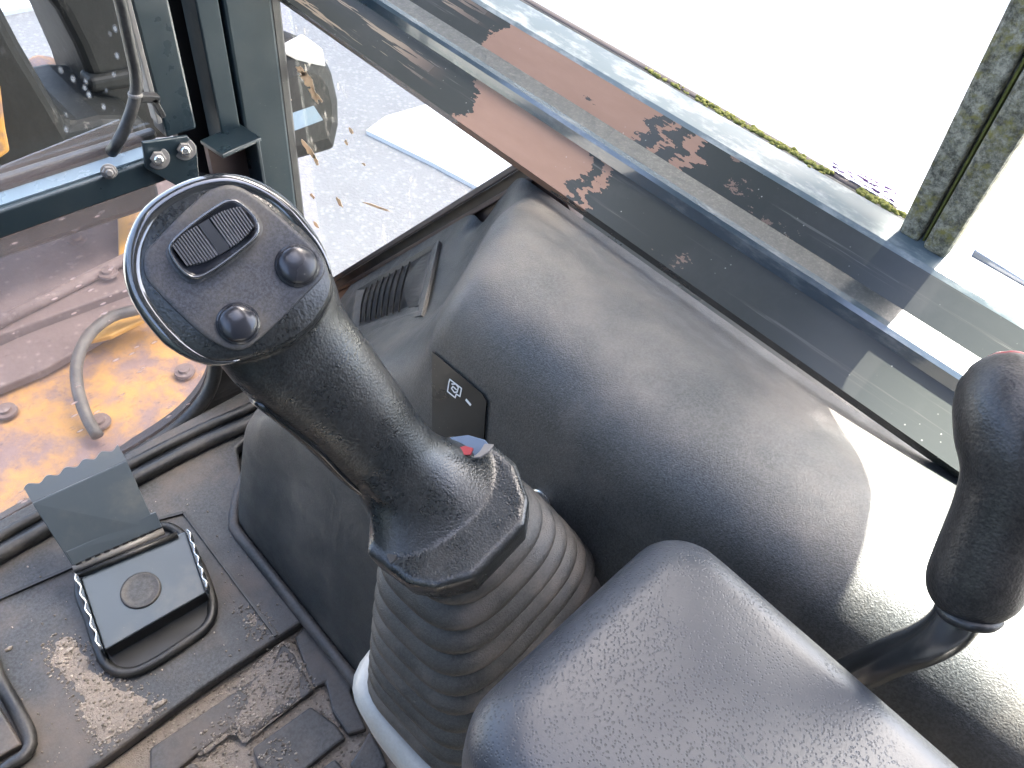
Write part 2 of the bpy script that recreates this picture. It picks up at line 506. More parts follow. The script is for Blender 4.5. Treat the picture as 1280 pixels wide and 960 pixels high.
c = t.mix(t.ramp(t.noise(34, 6, 0.75, vec=t.scaled((1, 1, 0.4))), 0.60, 0.68, 0, 0.6), c, (0.09, 0.085, 0.075))
M['boom'] = t.done(t.bsdf(c, 0.55, 0, t.bump(t.noise(40, 5), 0.3, 0.004), 0.2))
t = NT('mossy_frame')
mo = t.ramp(t.noise(45, 6, 0.75), 0.45, 0.62)
c = t.mix(t.ramp(t.noise(140, 6, 0.85), 0.35, 0.7), (0.045, 0.043, 0.03), (0.36, 0.34, 0.26))
c = t.mix(t.math('MULTIPLY', mo, t.ramp(t.noise(220, 3), 0.35, 0.65)), c, (0.17, 0.15, 0.035))
M['mossy'] = t.done(t.bsdf(c, 0.8, 0, t.bump(t.noise(250, 4), 0.6, 0.002)))
t = NT('moss')
c = t.mix(t.noise(200, 4), (0.06, 0.07, 0.012), (0.22, 0.21, 0.05))
M['moss'] = t.done(t.bsdf(c, 0.95))
t = NT('brown_seal')
c = t.mix(t.noise(50, 5, vec=t.scaled((1, 0.2, 1))), (0.05, 0.042, 0.038), (0.14, 0.11, 0.095))
M['brownseal'] = t.done(t.bsdf(c, 0.6))
t = NT('sand')
c = t.mix(t.noise(260, 5, 0.8), (0.13, 0.105, 0.085), (0.34, 0.29, 0.245))
M['sand'] = t.done(t.bsdf(c, 0.95, 0, t.bump(t.noise(420, 5, 0.7), 0.9, 0.0025)))
t = NT('sand_grain')
oi = t.n('ShaderNodeNewGeometry')
c = t.mix(t.math('POWER', oi.outputs['Random Per Island'], 2.0), (0.13, 0.108, 0.088), (0.38, 0.33, 0.28))
M['grain'] = t.done(t.bsdf(c, 0.85))
t = NT('shade_block_render'); M['wall'] = t.done(t.bsdf(t.mix(t.noise(1.5, 6), (0.34, 0.31, 0.27), (0.45, 0.42, 0.37)), 0.9))
t = NT('lever_rubber'); M['knob'] = rubbery('knob_rubber', (0.024, 0.021, 0.018), 0.40, 1100, 0.28, 0.0005, dust=(0.12, 0.10, 0.08), da=0.3, ds=20, wrinkle=True, speck=0.1)

# ================================================================== SETTING
bm = bmesh.new()
bmesh.ops.create_grid(bm, x_segments=2, y_segments=2, size=150, matrix=Matrix.Translation((0, 0, -1.0)))
tag(obj('ground', bm, M['asphalt']), 'grey gravel yard around the machine', kind='structure')
bm = bmesh.new()
pc = [onz(x, y, -1.0) for x, y in ((458, 168), (482, 150), (548, 131))]
pr = [onz(x, y, -1.0) for x, y in ((612, 247), (540, 208))]
pts = [pc[0], pc[1], pc[2], (2.9, 2.75, -1), (4.0, 4.0, -1), (9, 9, -1), (30, 8, -1), (30, -20, -1), (1.2, -20, -1), (1.75, 1.6, -1), pr[0], pr[1]]
prism(bm, [Vector(p) + Vector((0, 0, 0.02)) for p in pts], (0, 0, -0.03))
tag(obj('pavement', bm, M['concrete']), 'white sunlit concrete slab beside the machine', kind='structure')
bm = bmesh.new()
prism(bm, [Vector(p) for p in ((-3, 4.3, -1.01), (1.2, 4.1, -1.01), (1.75, 4.6, -1.01), (3.2, 5.6, -1.01), (3.2, 14, -1.01), (-3, 14, -1.01))], (0, 0, 0.03))
tag(obj('path', bm, M['concrete']), 'pale concrete strip ahead of the machine', kind='structure')

# unseen block added to shade the front of the machine (out of the picture)
sdir = Vector((sd.x, sd.y, 0)).normalized(); sperp = Vector((-sdir.y, sdir.x, 0))
shade_blk = thing('shade_block', 'tall plain unseen block added ahead to shade the machine', 'occluder', (6, 9, -1))
c0 = sdir * 9 + sperp * (0.02)
bm = bmesh.new()
prism(bm, [c0 + Vector((0, 0, -1.05)), c0 + sperp * 16 + Vector((0, 0, -1.05)), c0 + sperp * 16 + sdir * 7 + Vector((0, 0, -1.05)), c0 + sdir * 7 + Vector((0, 0, -1.05))], (0, 0, 15))
obj('wall', bm, M['wall'], shade_blk)  # body of the added shade block

# cab floor
bm = bmesh.new()
box(bm, (-0.1, 0.06, -0.055), (1.16, 1.24, 0.05))
tag(obj('floor', bm, M['mat']), 'dirty steel cab floor under the mat', kind='structure')

# ================================================================== RAIL (right window lower frame)
rail = thing('window_rail', 'broad black steel rail along the side window with brown reflections painted on', 'window rail', (0.45, 0.2, 0.5))
def pz(x, k): return (x, 0.85 - k * x)
prof = [pz(0.432, 0.868), pz(0.469, 0.753), pz(0.4705, 0.732), pz(0.4735, 0.722), pz(0.479, 0.713),
        pz(0.4985, 0.684), pz(0.523, 0.615), pz(0.526, 0.606), pz(0.545, 0.578), pz(0.551, 0.568)]
YA, YB = -0.55, 0.86
def strip(a, b, mat, name, smooth=False, depth=0.02, extra=None):
    """one folded face of the rail between profile points a..b, with thickness behind it"""
    bm = bmesh.new()
    P = prof[a:b + 1]
    back = [(x + depth * 0.45, z - depth * 0.7) for x, z in P[::-1]]
    ring = P + back
    ys = np.linspace(YA, YB, 15)
    loft(bm, [[(x, y, z) for x, z in ring] for y in ys])
    o = obj(name, bm, mat, rail)
    return auto(o, 30)
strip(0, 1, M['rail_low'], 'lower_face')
strip(1, 4, M['rail_bead'], 'bead', depth=0.016)
strip(4, 5, M['rail_slope'], 'slope_face', depth=0.018)
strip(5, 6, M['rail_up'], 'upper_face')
strip(6, 9, M['rail_ledge'], 'top_ledge', depth=0.018)

# seal and moss along the outer edge of the rail
bm = bmesh.new()
x0, z0 = prof[9]
tube(bm, [(x0 + 0.003, y, z0 - 0.0045) for y in np.linspace(YA, YB, 12)], 0.0042, 8)
obj('rubber_seal', bm, M['trim'], rail, True)
bm = bmesh.new()
tube(bm, [(x0 + 0.0125, y, z0 - 0.0055) for y in np.linspace(0.115, YB, 12)], 0.0048, 8)
obj('outer_seal', bm, M['brownseal'], rail, True)
bm = bmesh.new()
for k in range(420):
    y = random.choice((random.uniform(0.17, 0.36), random.uniform(0.17, 0.30), random.uniform(0.105, 0.145)))
    p = Vector((x0 + 0.006 + random.gauss(0, 0.002), y, z0 - 0.0015 + random.uniform(0, 0.002)))
    bmesh.ops.create_icosphere(bm, subdivisions=1, radius=random.uniform(0.0008, 0.0024), matrix=Matrix.Translation(p) @ Matrix.Diagonal((1, 1.3, random.uniform(0.6, 1.4), 1)))
tag(obj('moss', bm, M['moss'], None, True), 'green moss growing along the outer window seal', 'moss', kind='stuff')

# side window: panes, post
sw = thing('side_window', 'bright side window pane above the black rail', 'window', (0.56, 0.3, 0.6))
GX = x0 + 0.012
for y0_, y1_ in ((0.10, 0.86), (-0.55, 0.055)):
    bm = bmesh.new()
    box(bm, (GX + 0.004, (y0_ + y1_) / 2, z0 + 0.425), (0.004, y1_ - y0_, 0.86))
    obj('pane', bm, M['glass_side'], sw)
post = thing('window_post', 'mossy weathered grey upright post between the side window panes', 'post', (0.53, 0.08, 0.55))
PLEAN = 0.10
pn_ = Vector((1, 0, PLEAN)).normalized(); p0_ = Vector((0.545, 0, 0.525))
zb = z0 - 0.004
def pedge(pa, pb_):
    A, B = onp(*pa, p0_, pn_), onp(*pb_, p0_, pn_)
    sl = (B - A) / (B.z - A.z)
    z1_ = 0.85
    P = A + sl * (zb - A.z); Q = A + sl * (z1_ - A.z)
    return [P, Q, Q + Vector((-PLEAN, 0, 1)) * (1.58 - z1_)]
EL = pedge((1118, 302), (1177, 180)); ER = pedge((1181, 324), (1269, 189))
def pstrip(name, ua, ub, d0, d1, mat, bev):
    bm = bmesh.new(); rings = []
    for l, r in zip(EL, ER):
        a_, b_ = l.lerp(r, ua), l.lerp(r, ub)
        rings.append((a_ + pn_ * d0, b_ + pn_ * d0, b_ + pn_ * d1, a_ + pn_ * d1))
    loft(bm, rings)
    return obj(name, bm, mat, post, mods=(bevelmod(bev, 2),) if bev else ())
pstrip('web', 0.04, 0.96, 0.006, 0.020, M['mossy'], 0.001)
pstrip('flange', 0.0, 0.42, -0.004, 0.0065, M['mossy'], 0.0025)
pstrip('flange', 0.54, 1.0, -0.006, 0.0065, M['mossy'], 0.003)
pstrip('centre_rib', 0.455, 0.50, 0.0, 0.0065, M['moss'], 0.0006)

# printed label on the glass, seen from behind
t = NT('label_print')
sep = t.n('ShaderNodeSeparateXYZ'); t.l(t.co.outputs['Generated'], sep.inputs[0])
ln = t.math('FRACT', t.math('MULTIPLY', sep.outputs['Z'], 7.0))
ln = t.math('GREATER_THAN', ln, 0.45)
wrd = t.math('GREATER_THAN', t.noise(26, 3, 0.7, vec=t.scaled((1, 6, 20))), 0.5)
ink = t.math('MULTIPLY', ln, wrd)
head = t.math('GREATER_THAN', sep.outputs['Z'], 0.62)
inkc = t.mix(head, (0.15, 0.125, 0.155), (0.21, 0.09, 0.23))
tr = t.n('ShaderNodeBsdfTransparent')
dfl = t.n('ShaderNodeBsdfDiffuse'); t.l(inkc, dfl.inputs[0])
mx = t.n('ShaderNodeMixShader'); t.l(t.math('MULTIPLY', ink, 0.96), mx.inputs[0]); t.l(tr.outputs[0], mx.inputs[1]); t.l(dfl.outputs[0], mx.inputs[2])
M['label'] = t.done(mx.outputs[0])
lab = [onx(*p, GX) for p in ((1042, 200), (1121, 240), (1112, 276), (1036, 232))]
bm = bmesh.new()
prism(bm, lab, (0.0004, 0, 0))
tag(obj('warning_label', bm, M['label']), 'faded purple print label on the side window glass', 'label')

# pale blue flat bar outside
bm = bmesh.new()
q = [onx(*p, 0.62) for p in ((1208, 329), (1218, 311), (1300, 362), (1300, 404))]
prism(bm, q, (0.012, 0, 0))
tag(obj('blue_bar', bm, M['bluepaint'], mods=(bevelmod(0.002),)), 'pale blue painted flat bar outside behind the mossy post', 'bar')

# ================================================================== QUARTER WINDOW and its sill
Ps = onx(648, 201, 0.452); Pe = onx(428, 339, 0.452)
Pe = Ps + (Pe - Ps) * 1.22
ds = (Pe - Ps).normalized()
nsl = Vector((0, -ds.z, ds.y)) * -1      # points down and back, under the sill
if nsl.z > 0: nsl = -nsl
Ps = Ps - ds * 0.03
Ls = (Pe - Ps).length
sill = thing('quarter_sill', 'sloping brown sill strip under the lower side pane', 'sill', tuple((Ps + Pe) / 2))
def sillbox(name, off, wdt, xc, xw, mat, bev=0.0):
    bm = bmesh.new()
    c = (Ps + Pe) / 2 + nsl * (off + wdt / 2); c.x = xc
    box(bm, c, (Ls, wdt, xw), frame_rot(ds, nsl))
    return obj(name, bm, mat, sill, mods=(bevelmod(bev),) if bev else ())
sillbox('glazing_bead', 0.000, 0.006, 0.458, 0.012, M['brownseal'], 0.0015)
sillbox('groove', 0.006, 0.011, 0.468, 0.010, M['blackgap'])
sillbox('inner_lip', 0.0168, 0.005, 0.456, 0.014, M['sill'], 0.001)
sillbox('sill_plate', 0.0215, 0.050, 0.462, 0.012, M['sill'], 0.001)
qw = thing('quarter_window', 'dusty lower side pane between the pillar and the rail', 'window', (0.47, 0.62, 0.25))
bm = bmesh.new()
prism(bm, [Vector((0.466, 0.36, 0.50)), Vector((0.466, 0.80, 0.50)), Vector((0.466, Pe.y, Pe.z)) + nsl * 0.002, Vector((0.466, Ps.y, Ps.z)) + nsl * 0.002], (0.004, 0, 0))
obj('pane', bm, M['glass_q'], qw)
# dried mud splashes on the pane
t = NT('dried_mud'); a_ = t.n('ShaderNodeBsdfTranslucent'); b_ = t.n('ShaderNodeMixShader'); b_.inputs[0].default_value = 0.6
c = t.mix(t.noise(60, 4), (0.40, 0.33, 0.26), (0.55, 0.47, 0.38)); t.l(c, a_.inputs[0])
t.l(t.bsdf(c, 0.9), b_.inputs[1]); t.l(a_.outputs[0], b_.inputs[2]); M['mudsplash'] = t.done(b_.outputs[0])
bm = bmesh.new()
def splat(cx, cy, ln, wd, ang):
    n = 14; pts = []
    for k in range(n):
        a = 2 * math.pi * k / n
        r = 1 + random.uniform(-0.35, 0.35)
        u, v = ln * r * math.cos(a), wd * r * math.sin(a)
        pts.append(onx(cx + u * math.cos(ang) - v * math.sin(ang), cy + u * math.sin(ang) + v * math.cos(ang), 0.4655))
    prism(bm, pts, (-0.0006, 0, 0))
for a in ((384, 100, 13, 5, 1.0), (392, 118, 12, 3, 1.1), (376, 88, 7, 4, 0.9), (398, 121, 8, 1.6, 0.9), (386, 187, 12, 3, 1.0), (395, 200, 8, 2, 1.1), (424, 252, 7, 2.2, 1.0),
          (439, 163, 5, 2, 1.0), (391, 245, 5, 1.6, 0.9), (470, 258, 22, 1.3, 0.34), (395, 280, 5, 2, 1), (433, 178, 4, 1.5, 1.2), (455, 205, 3, 1.2, 0.6), (362, 125, 3, 2, 0.8)):
    splat(*a)
obj('mud_splash', bm, M['mudsplash'], qw)

# ================================================================== CORNER PILLAR
YP = 0.78
pil = thing('cab_pillar', 'dark slate steel corner pillar beside the lower side pane', 'pillar', (0.40, YP, 0.0))
def vbar(name, xa, xb, mat, ya=YP, yb=None, z0_=0.0, z1_=1.6, bev=0.002, par=None):
    bm = bmesh.new(); yb = ya + 0.05 if yb is None else yb
    box(bm, ((xa + xb) / 2, (ya + yb) / 2, (z0_ + z1_) / 2), (xb - xa, yb - ya, z1_ - z0_))
    return obj(name, bm, mat, pil if par is None else par, mods=(bevelmod(bev),) if bev else ())
vbar('inner_flange', 0.349, 0.374, M['slatematte'], YP - 0.006, YP + 0.03)
vbar('main_face', 0.3795, 0.437, M['slatematte'], YP - 0.004, YP + 0.05, bev=0.004)
vbar('groove', 0.372, 0.381, M['blackgap'], YP + 0.008, YP + 0.04, bev=0)
vbar('recess', 0.318, 0.385, M['blackgap'], YP + 0.045, YP + 0.06, bev=0)
vbar('edge_seal', 0.437, 0.451, M['blackgap'], YP + 0.002, YP + 0.05, bev=0.003)
# bracket box low on the pillar with rust
bm = bmesh.new()
for z in (0.325, 0.255):
    box(bm, (0.352, YP - 0.022, z), (0.055, 0.040, 0.005), Matrix.Rotation(R_(8), 3, 'Z'))
box(bm, (0.376, YP - 0.022, 0.29), (0.005, 0.036, 0.07))
obj('bracket', bm, M['slate'], pil, mods=(bevelmod(0.001),))
bm = bmesh.new()
box(bm, (0.352, YP - 0.004, 0.29), (0.048, 0.010, 0.065))
obj('rust_plate', bm, M['rust'], pil)

# ================================================================== FRONT WINDOW
fw = thing('front_window', 'dirty upper front pane in a dark slate frame', 'window', (0.1, YP, 0.34))
bm = bmesh.new()
box(bm, (0.305, YP + 0.012, 0.97), (0.037, 0.03, 1.26))
obj('side_frame', bm, M['slate'], fw, mods=(bevelmod(0.003),))
bm = bmesh.new()
box(bm, (0.2835, YP + 0.004, 0.98), (0.0055, 0.016, 1.24))
obj('frame_lip', bm, M['bolt'], fw, mods=(bevelmod(0.001),))
bm = bmesh.new()
box(bm, (-0.12, YP + 0.02, 0.97), (0.80, 0.005, 1.24))
obj('pane', bm, M['glass_up'], fw)

dv = thing('window_divider', 'blue grey steel bar across the front window with bolted end bracket', 'crossbar', (0.0, YP, 0.32))
zt = ony(100, 216, YP - 0.012).z
bm = bmesh.new()
box(bm, (-0.115, YP - 0.016, zt - 0.0145), (0.80, 0.032, 0.030))
obj('bar', bm, M['slate'], dv, mods=(bevelmod(0.003, 3),))
M['railtop'] = painted('pale_sheen_slate', (0.10, 0.14, 0.17), 0.22, da=0.2)  # top strip's sky reflection put in as a paler slate colour
bm = bmesh.new()
box(bm, (-0.115, YP - 0.015, zt + 0.0012), (0.79, 0.020, 0.0022))
obj('top_strip', bm, M['railtop'], dv)
bm = bmesh.new()
box(bm, (-0.12, YP + 0.010, zt + 0.004), (0.80, 0.012, 0.010))
obj('pane_seal', bm, M['trim'], dv, mods=(bevelmod(0.003),))
# end bracket plate
gp = [ony(x, y, YP - 0.036) for x, y in ((176, 176), (232, 168), (243, 180), (247, 226), (236, 240), (180, 208))]
bm = bmesh.new(); prism(bm, gp, (0, -0.005, 0))
obj('bracket_plate', bm, M['slate'], dv, mods=(bevelmod(0.001),))
def hexbolt(parent, p, ax, r, mats, name='bolt', washer=1.5):
    bm = bmesh.new()
    lathe(bm, p, ax, [(r * washer * 0.98, 0), (r * washer, 0.001), (r * washer * 0.95, r * 0.25), (r * 1.1, r * 0.27)], 24)
    b = obj(name, bm, mats[0], parent, mods=())
    auto(b)
    bm = bmesh.new(); lathe(bm, Vector(p) + Vector(ax).normalized() * r * 0.25, ax, [(r, 0), (r, r * 0.6), (r * 0.85, r * 0.75)], 6)
    h = obj('nut', bm, mats[0], None); 
    bm = bmesh.new(); lathe(bm, Vector(p) + Vector(ax).normalized() * r * 0.95, ax, [(r * 0.55, 0), (r * 0.55, r * 0.45), (r * 0.4, r * 0.6), (0.0001, r * 0.62)], 16)
    e = obj('stud_end', bm, mats[1], None)
    for o in (h, e):
        o.data.transform(Matrix.Translation(-Vector(parent.location))); o.parent = b; auto(o)
    return b
fa = Vector((-0.25, -0.9, 0.35))
for x, y in ((197, 197), (230, 186)):
    hexbolt(dv, ony(x, y, YP - 0.040), fa, 0.0082, (M['bolt'], M['chrome']))
hexbolt(dv, ony(136, 214, YP - 0.031), fa, 0.0068, (M['bolt'], M['bolt']), washer=1.2)

# black cable and clip down the frame
hose = thing('cable', 'black cable running down beside the front window frame', 'cable', (0.25, YP, 0.4))
cp = [ony(x, y, YP - 0.02 + dy) for x, y, dy in ((132, -60, 0), (150, 0, 0), (160, 45, 0), (170, 95, 0), (168, 125, 0), (157, 158, 0), (146, 180, 0), (139, 190, 0.008))]
bm = bmesh.new(); tube(bm, spline(cp, 40), 0.0062, 12)
obj('sleeve', bm, M['trim'], hose, True)
bm = bmesh.new(); lathe(bm, ony(169, 118, YP - 0.02) - Vector((0, 0, 0.002)), (0.05, 0, 1), [(0.0067, 0), (0.0072, 0.001), (0.0072, 0.003), (0.0067, 0.004)], 20)
obj('cable_tie', bm, M['bolt'], hose)
bm = bmesh.new()
cpz = ony(186, 122, YP - 0.012)
box(bm, cpz, (0.020, 0.010, 0.008), Matrix.Rotation(R_(20), 3, 'Y'))
box(bm, cpz + Vector((0.006, 0, -0.012)), (0.006, 0.010, 0.024), Matrix.Rotation(R_(-14), 3, 'Y'))
obj('clip', bm, M['trim'], hose, mods=(bevelmod(0.001),))

# lower front pane (leans back to the floor)
YL = 0.715
lp_n = Vector((0, -1, -0.20)).normalized(); lp_0 = Vector((0, 0.70, 0.0)); lp_0t = Vector((0, 0.77, 0.33))
lp_n = Vector((0, -(lp_0t.z - lp_0.z), (lp_0t.y - lp_0.y))).normalized()
def onl(x, y, off=0.0): return onp(x, y, lp_0 + lp_n * off, lp_n)
lw = thing('lower_front_window', 'scratched lower front pane with thick black rubber seal', 'window', (0.0, 0.72, 0.0))
outline = [onl(x, y) for x, y in ((-180, 770), (-60, 700), (0, 658), (60, 624), (120, 590), (180, 556), (222, 527), (250, 497), (263, 470), (266, 440), (262, 400), (252, 330), (236, 250), (228, 215))]
oc = [Vector(p) for p in spline(outline, 60)]
bm = bmesh.new()
prism(bm, oc + [onl(150, 150), onl(-300, 330)], lp_n * -0.004)
obj('pane', bm, M['glass_low'], lw)
bm = bmesh.new(); tube(bm, [p + lp_n * 0.006 + Vector((0, 0, -0.004)) for p in oc], 0.0095, 10)
obj('rubber_seal', bm, M['trim'], lw, True)
# black surround between the seal and the floor / pillar
surr = thing('corner_surround', 'black recessed surround of the lower front pane corner', 'surround', (0.3, 0.74, 0.05))
bm = bmesh.new()
ring_in = [p - lp_n * 0.008 for p in oc]
half = [i for i, p in enumerate(ring_in) if p.z > -0.03 and p.x > 0.10]
low = [i for i in range(len(ring_in)) if i < half[0] + 1]
outer = []
for i, p in enumerate(ring_in):
    if i in half:
        t_ = (i - half[0]) / max(1, len(half) - 1)
        outer.append(Vector((0.43 - 0.05 * t_, 0.70 + 0.075 * t_, -0.03 + 0.27 * t_)))
    else:
        outer.append(Vector((p.x + 0.02, 0.685, -0.10)))
rows = [ring_in, [p + (o_ - p) * 0.06 - lp_n * 0.016 for p, o_ in zip(ring_in, outer)], outer]
loft(bm, rows, False, False)
obj('surround', bm, M['blackgap'], surr, mods=(lambda o: (lambda q: (setattr(q,'thickness',0.004), setattr(q,'offset',0.0)))(o.modifiers.new('t','SOLIDIFY')),))
bm = bmesh.new()
lip = [onz(x, y, 0.006) for x, y in ((-180, 800), (-60, 733), (0, 694), (60, 660), (150, 609), (210, 577), (260, 552), (330, 520), (400, 480))]
tube(bm, spline(lip, 40), 0.010, 8)
tube(bm, [p + Vector((0.006, 0.02, 0.004)) for p in map(Vector, spline(lip, 40))], 0.007, 8)
obj('floor_lip', bm, M['trim'], surr, True)

# ================================================================== FLOOR MAT, treads, dirt
fm = thing('floor_mat', 'dusty black rubber floor mat with raised tread blocks', 'floor mat', (0.0, 0.35, 0))
bm = bmesh.new()
pl = [onz(x, y, 0.0) for x, y in ((-160, 1110), (120, 957), (250, 862), (388, 770), (376, 745), (345, 695), (312, 640), (296, 560), (330, 528))]
pl += [Vector((0.30, 0.685, 0)), Vector((-0.6, 0.685, 0)), Vector((-0.6, pl[0].y, 0))]
prism(bm, pl, (0, 0, -0.018))
obj('front_mat', bm, M['mat'], fm, mods=(bevelmod(0.004, 3),))
bm = bmesh.new()
prism(bm, [Vector((-0.6, -0.4, -0.0205)), Vector((0.28, -0.4, -0.0205)), Vector((0.22, 0.2, -0.0205)), Vector((0.165, 0.36, -0.0205)), Vector((-0.6, 0.36, -0.0205))], (0, 0, -0.004))
obj('rear_mat', bm, M['sand'], fm)
def cr(pts, z): return [onz(200 + a / 4.571, 760 + b / 4.571, z) for a, b in pts]
blocks = [
    [(-60, 800), (480, 440), (640, 310), (700, 190), (770, 265), (880, 470), (640, 640), (490, 750), (452, 700), (400, 695), (210, 830), (100, 925), (-60, 1040)],
    [(525, 800), (860, 560), (1000, 660), (1062, 742), (1000, 785), (835, 920), (690, 1010), (560, 900)],
    [(770, 165), (868, 60), (1110, 330), (1090, 480), (1180, 690), (1075, 722), (985, 590), (965, 500), (945, 425), (880, 455), (830, 340)],
    [(1200, 700), (1260, 800), (1300, 900), (1200, 990), (1080, 900), (1150, 790)],
    [(-100, 1080), (80, 950), (190, 880), (330, 1000), (100, 1180)],
    [(400, 1000), (560, 930), (660, 1030), (480, 1150)],
    [(870, 950), (1000, 860), (1060, 930), (930, 1030)],
]
for i, b in enumerate(blocks):
    bm = bmesh.new(); prism(bm, cr(b, -0.009), (0, 0, -0.012))
    obj('tread_block', bm, M['mat'], fm, mods=(bevelmod(0.0025, 2),))
# raised lines moulded round the pedal pad
for a, b in (((196, 650), (230, 641)), ((230, 641), (345, 795)), ((-40, 766), (97, 706))):
    bm = bmesh.new()
    p, q = onz(*a, 0.0015), onz(*b, 0.0015)
    box(bm, (p + q) / 2, ((q - p).length, 0.0035, 0.004), frame_rot(q - p, (-(q - p).y, (q - p).x, 0)))
    obj('moulded_line', bm, M['trim'], fm)

def dirt_patch(poly, z, step, hgt, name_list):
    pass
def inside(p, poly):
    x, y = p; c = False; n = len(poly)
    for i in range(n):
        x1, y1 = poly[i]; x2, y2 = poly[i - 1]
        if (y1 > y) != (y2 > y) and x < (x2 - x1) * (y - y1) / (y2 - y1) + x1: c = not c
    return c
def edge_dist(p, poly):
    d = 9
    for i in range(len(poly)):
        a = Vector(poly[i - 1]); b = Vector(poly[i]); pp = Vector(p); ab = b - a
        t_ = max(0, min(1, (pp - a).dot(ab) / max(ab.length_squared, 1e-9)))
        d = min(d, (pp - a - ab * t_).length)
    return d
dbm = bmesh.new(); gbm = bmesh.new()
def sand(poly_px, z, hgt, grains, soft=0.012, sc=1.0):
    poly = [tuple(onz(x, y, z).xy) for x, y in poly_px]
    xs = [p[0] for p in poly]; ys = [p[1] for p in poly]
    st = 0.0022
    nx = int((max(xs) - min(xs)) / st) + 2; ny = int((max(ys) - min(ys)) / st) + 2
    grid = {}
    for i in range(nx):
        for j in range(ny):
            x = min(xs) + i * st; y = min(ys) + j * st
            d = edge_dist((x, y), poly)
            if not inside((x, y), poly): d = -d
            nv = mnoise.fractal(Vector((x * 60, y * 60, z * 50 + 3)), 0.8, 2.0, 5)
            hh = max(-0.003, min(1, d / soft) * hgt + nv * hgt * 0.55)
            if d > -0.006: grid[i, j] = (x, y, z - 0.0015 + hh, d)
    vs = {k: dbm.verts.new(v[:3]) for k, v in grid.items()}
    for (i, j) in grid:
        q = [(i, j), (i + 1, j), (i + 1, j + 1), (i, j + 1)]
        if all(k in vs for k in q): dbm.faces.new([vs[k] for k in q])
    keys = [k for k, v in grid.items() if v[3] > -0.004]
    for k in range(grains):
        v = grid[random.choice(keys)]
        r = sc * random.choice((0.0005, 0.0007, 0.0009, 0.0009, 0.0013, 0.0018))
        bmesh.ops.create_icosphere(gbm, subdivisions=1, radius=r, matrix=Matrix.Translation((v[0] + random.uniform(-1, 1) * st, v[1] + random.uniform(-1, 1) * st, max(v[2], z) + r * 0.4)) @ Matrix.Rotation(random.random() * 6, 4, 'X') @ Matrix.Diagonal((1, random.uniform(0.6, 1.1), random.uniform(0.5, 0.9), 1)))
def c5(*p): return [(a / 4.571, 760 + b / 4.571) for a, b in p]
def c4(*p): return [(200 + a / 4.571, 760 + b / 4.571) for a, b in p]
sand(c5((270, 180), (410, 150), (530, 230), (560, 340), (640, 400), (760, 430), (960, 560), (790, 690), (600, 830), (530, 800), (430, 570), (390, 450), (280, 340)), 0.0, 0.0028, 700)
sand(c4((430, 20), (560, -20), (660, 110), (640, 160), (540, 170), (470, 110)), 0.0, 0.002, 160)
sand(c4((420, 480), (560, 330), (690, 200), (760, 250), (880, 450), (800, 520), (640, 640), (490, 740), (450, 700), (400, 690), (230, 810), (180, 770), (360, 640), (440, 560)), -0.009, 0.0022, 700)
sand(c4((590, 850), (640, 770), (720, 760), (790, 850), (720, 940), (620, 920)), -0.009, 0.0012, 120)
sand(c4((-60, 700), (300, 470), (560, 300), (690, 170), (780, 200), (960, 500), (1080, 720), (1230, 740), (1260, 860), (1000, 1000), (600, 1000), (0, 1040)), -0.0205, 0.004, 1500, 0.004)
for k in range(320):
    p = onz(random.uniform(0, 420), random.uniform(620, 960), 0.0)
    if p.y > 0.365 and p.x < 0.14:
        r = random.choice((0.0004, 0.0006, 0.0008, 0.0012))
        bmesh.ops.create_icosphere(gbm, subdivisions=1, radius=r, matrix=Matrix.Translation((p.x, p.y, r * 0.5)))
for x, y, r in ((11, 811, 0.0035), (88, 812, 0.003), (156, 876, 0.0028), (196, 882, 0.0045), (202, 879, 0.004), (76, 812, 0.0025), (205, 877, 0.003)):
    p = onz(x, y, 0.001)
    bmesh.ops.create_icosphere(gbm, subdivisions=1, radius=r, matrix=Matrix.Translation(p) @ Matrix.Rotation(x, 4, 'X') @ Matrix.Diagonal((1.3, 0.9, 0.7, 1)))
tag(obj('sand', dbm, M['sand'], None, True), 'dry sandy dirt lying on the floor mat', 'dirt', kind='stuff')
tag(obj('grit', gbm, M['grain']), 'loose grit and pebbles scattered on the mat', 'dirt', kind='stuff')

# ================================================================== PEDALS
def pedal_surround(parent, pts, r=0.007, zc=0.004):
    bm = bmesh.new(); tube(bm, [Vector(p) for p in spline(pts, 60, True)], r, 10, closed=True)
    return obj('rubber_surround', bm, M['trim'], parent, True)
ped = thing('foot_pedal', 'folding foot pedal with raised metal flap and round plug', 'pedal', tuple(onz(180, 740, 0)))
sp_ = [onz(x, y, 0.005) for x, y in ((100, 728), (112, 775), (124, 812), (136, 834), (160, 841), (188, 831), (232, 803), (258, 783), (266, 762), (262, 738), (246, 700), (222, 664), (190, 660), (140, 690))]
pedal_surround(ped, sp_, 0.0055)
bm = bmesh.new(); prism(bm, [p + Vector((0, 0, -0.0035)) for p in sp_], (0, 0, 0.002))
obj('recess', bm, M['blackgap'], ped)
# tread plate: quad tilted up at its far edge
zq = 0.034
TL, TR, BR, BL = onz(99, 716, zq + 0.004), onz(232, 664, zq + 0.004), onz(257, 740, zq - 0.004), onz(131, 812, zq - 0.004)
pn = (TR - TL).cross(BL - TL).normalized()
if pn.z < 0: pn = -pn
bm = bmesh.new()
prism(bm, [TL, TR, BR, BL], pn * -0.004)
obj('tread_plate', bm, M['pedal'], ped, mods=(bevelmod(0.0012),))
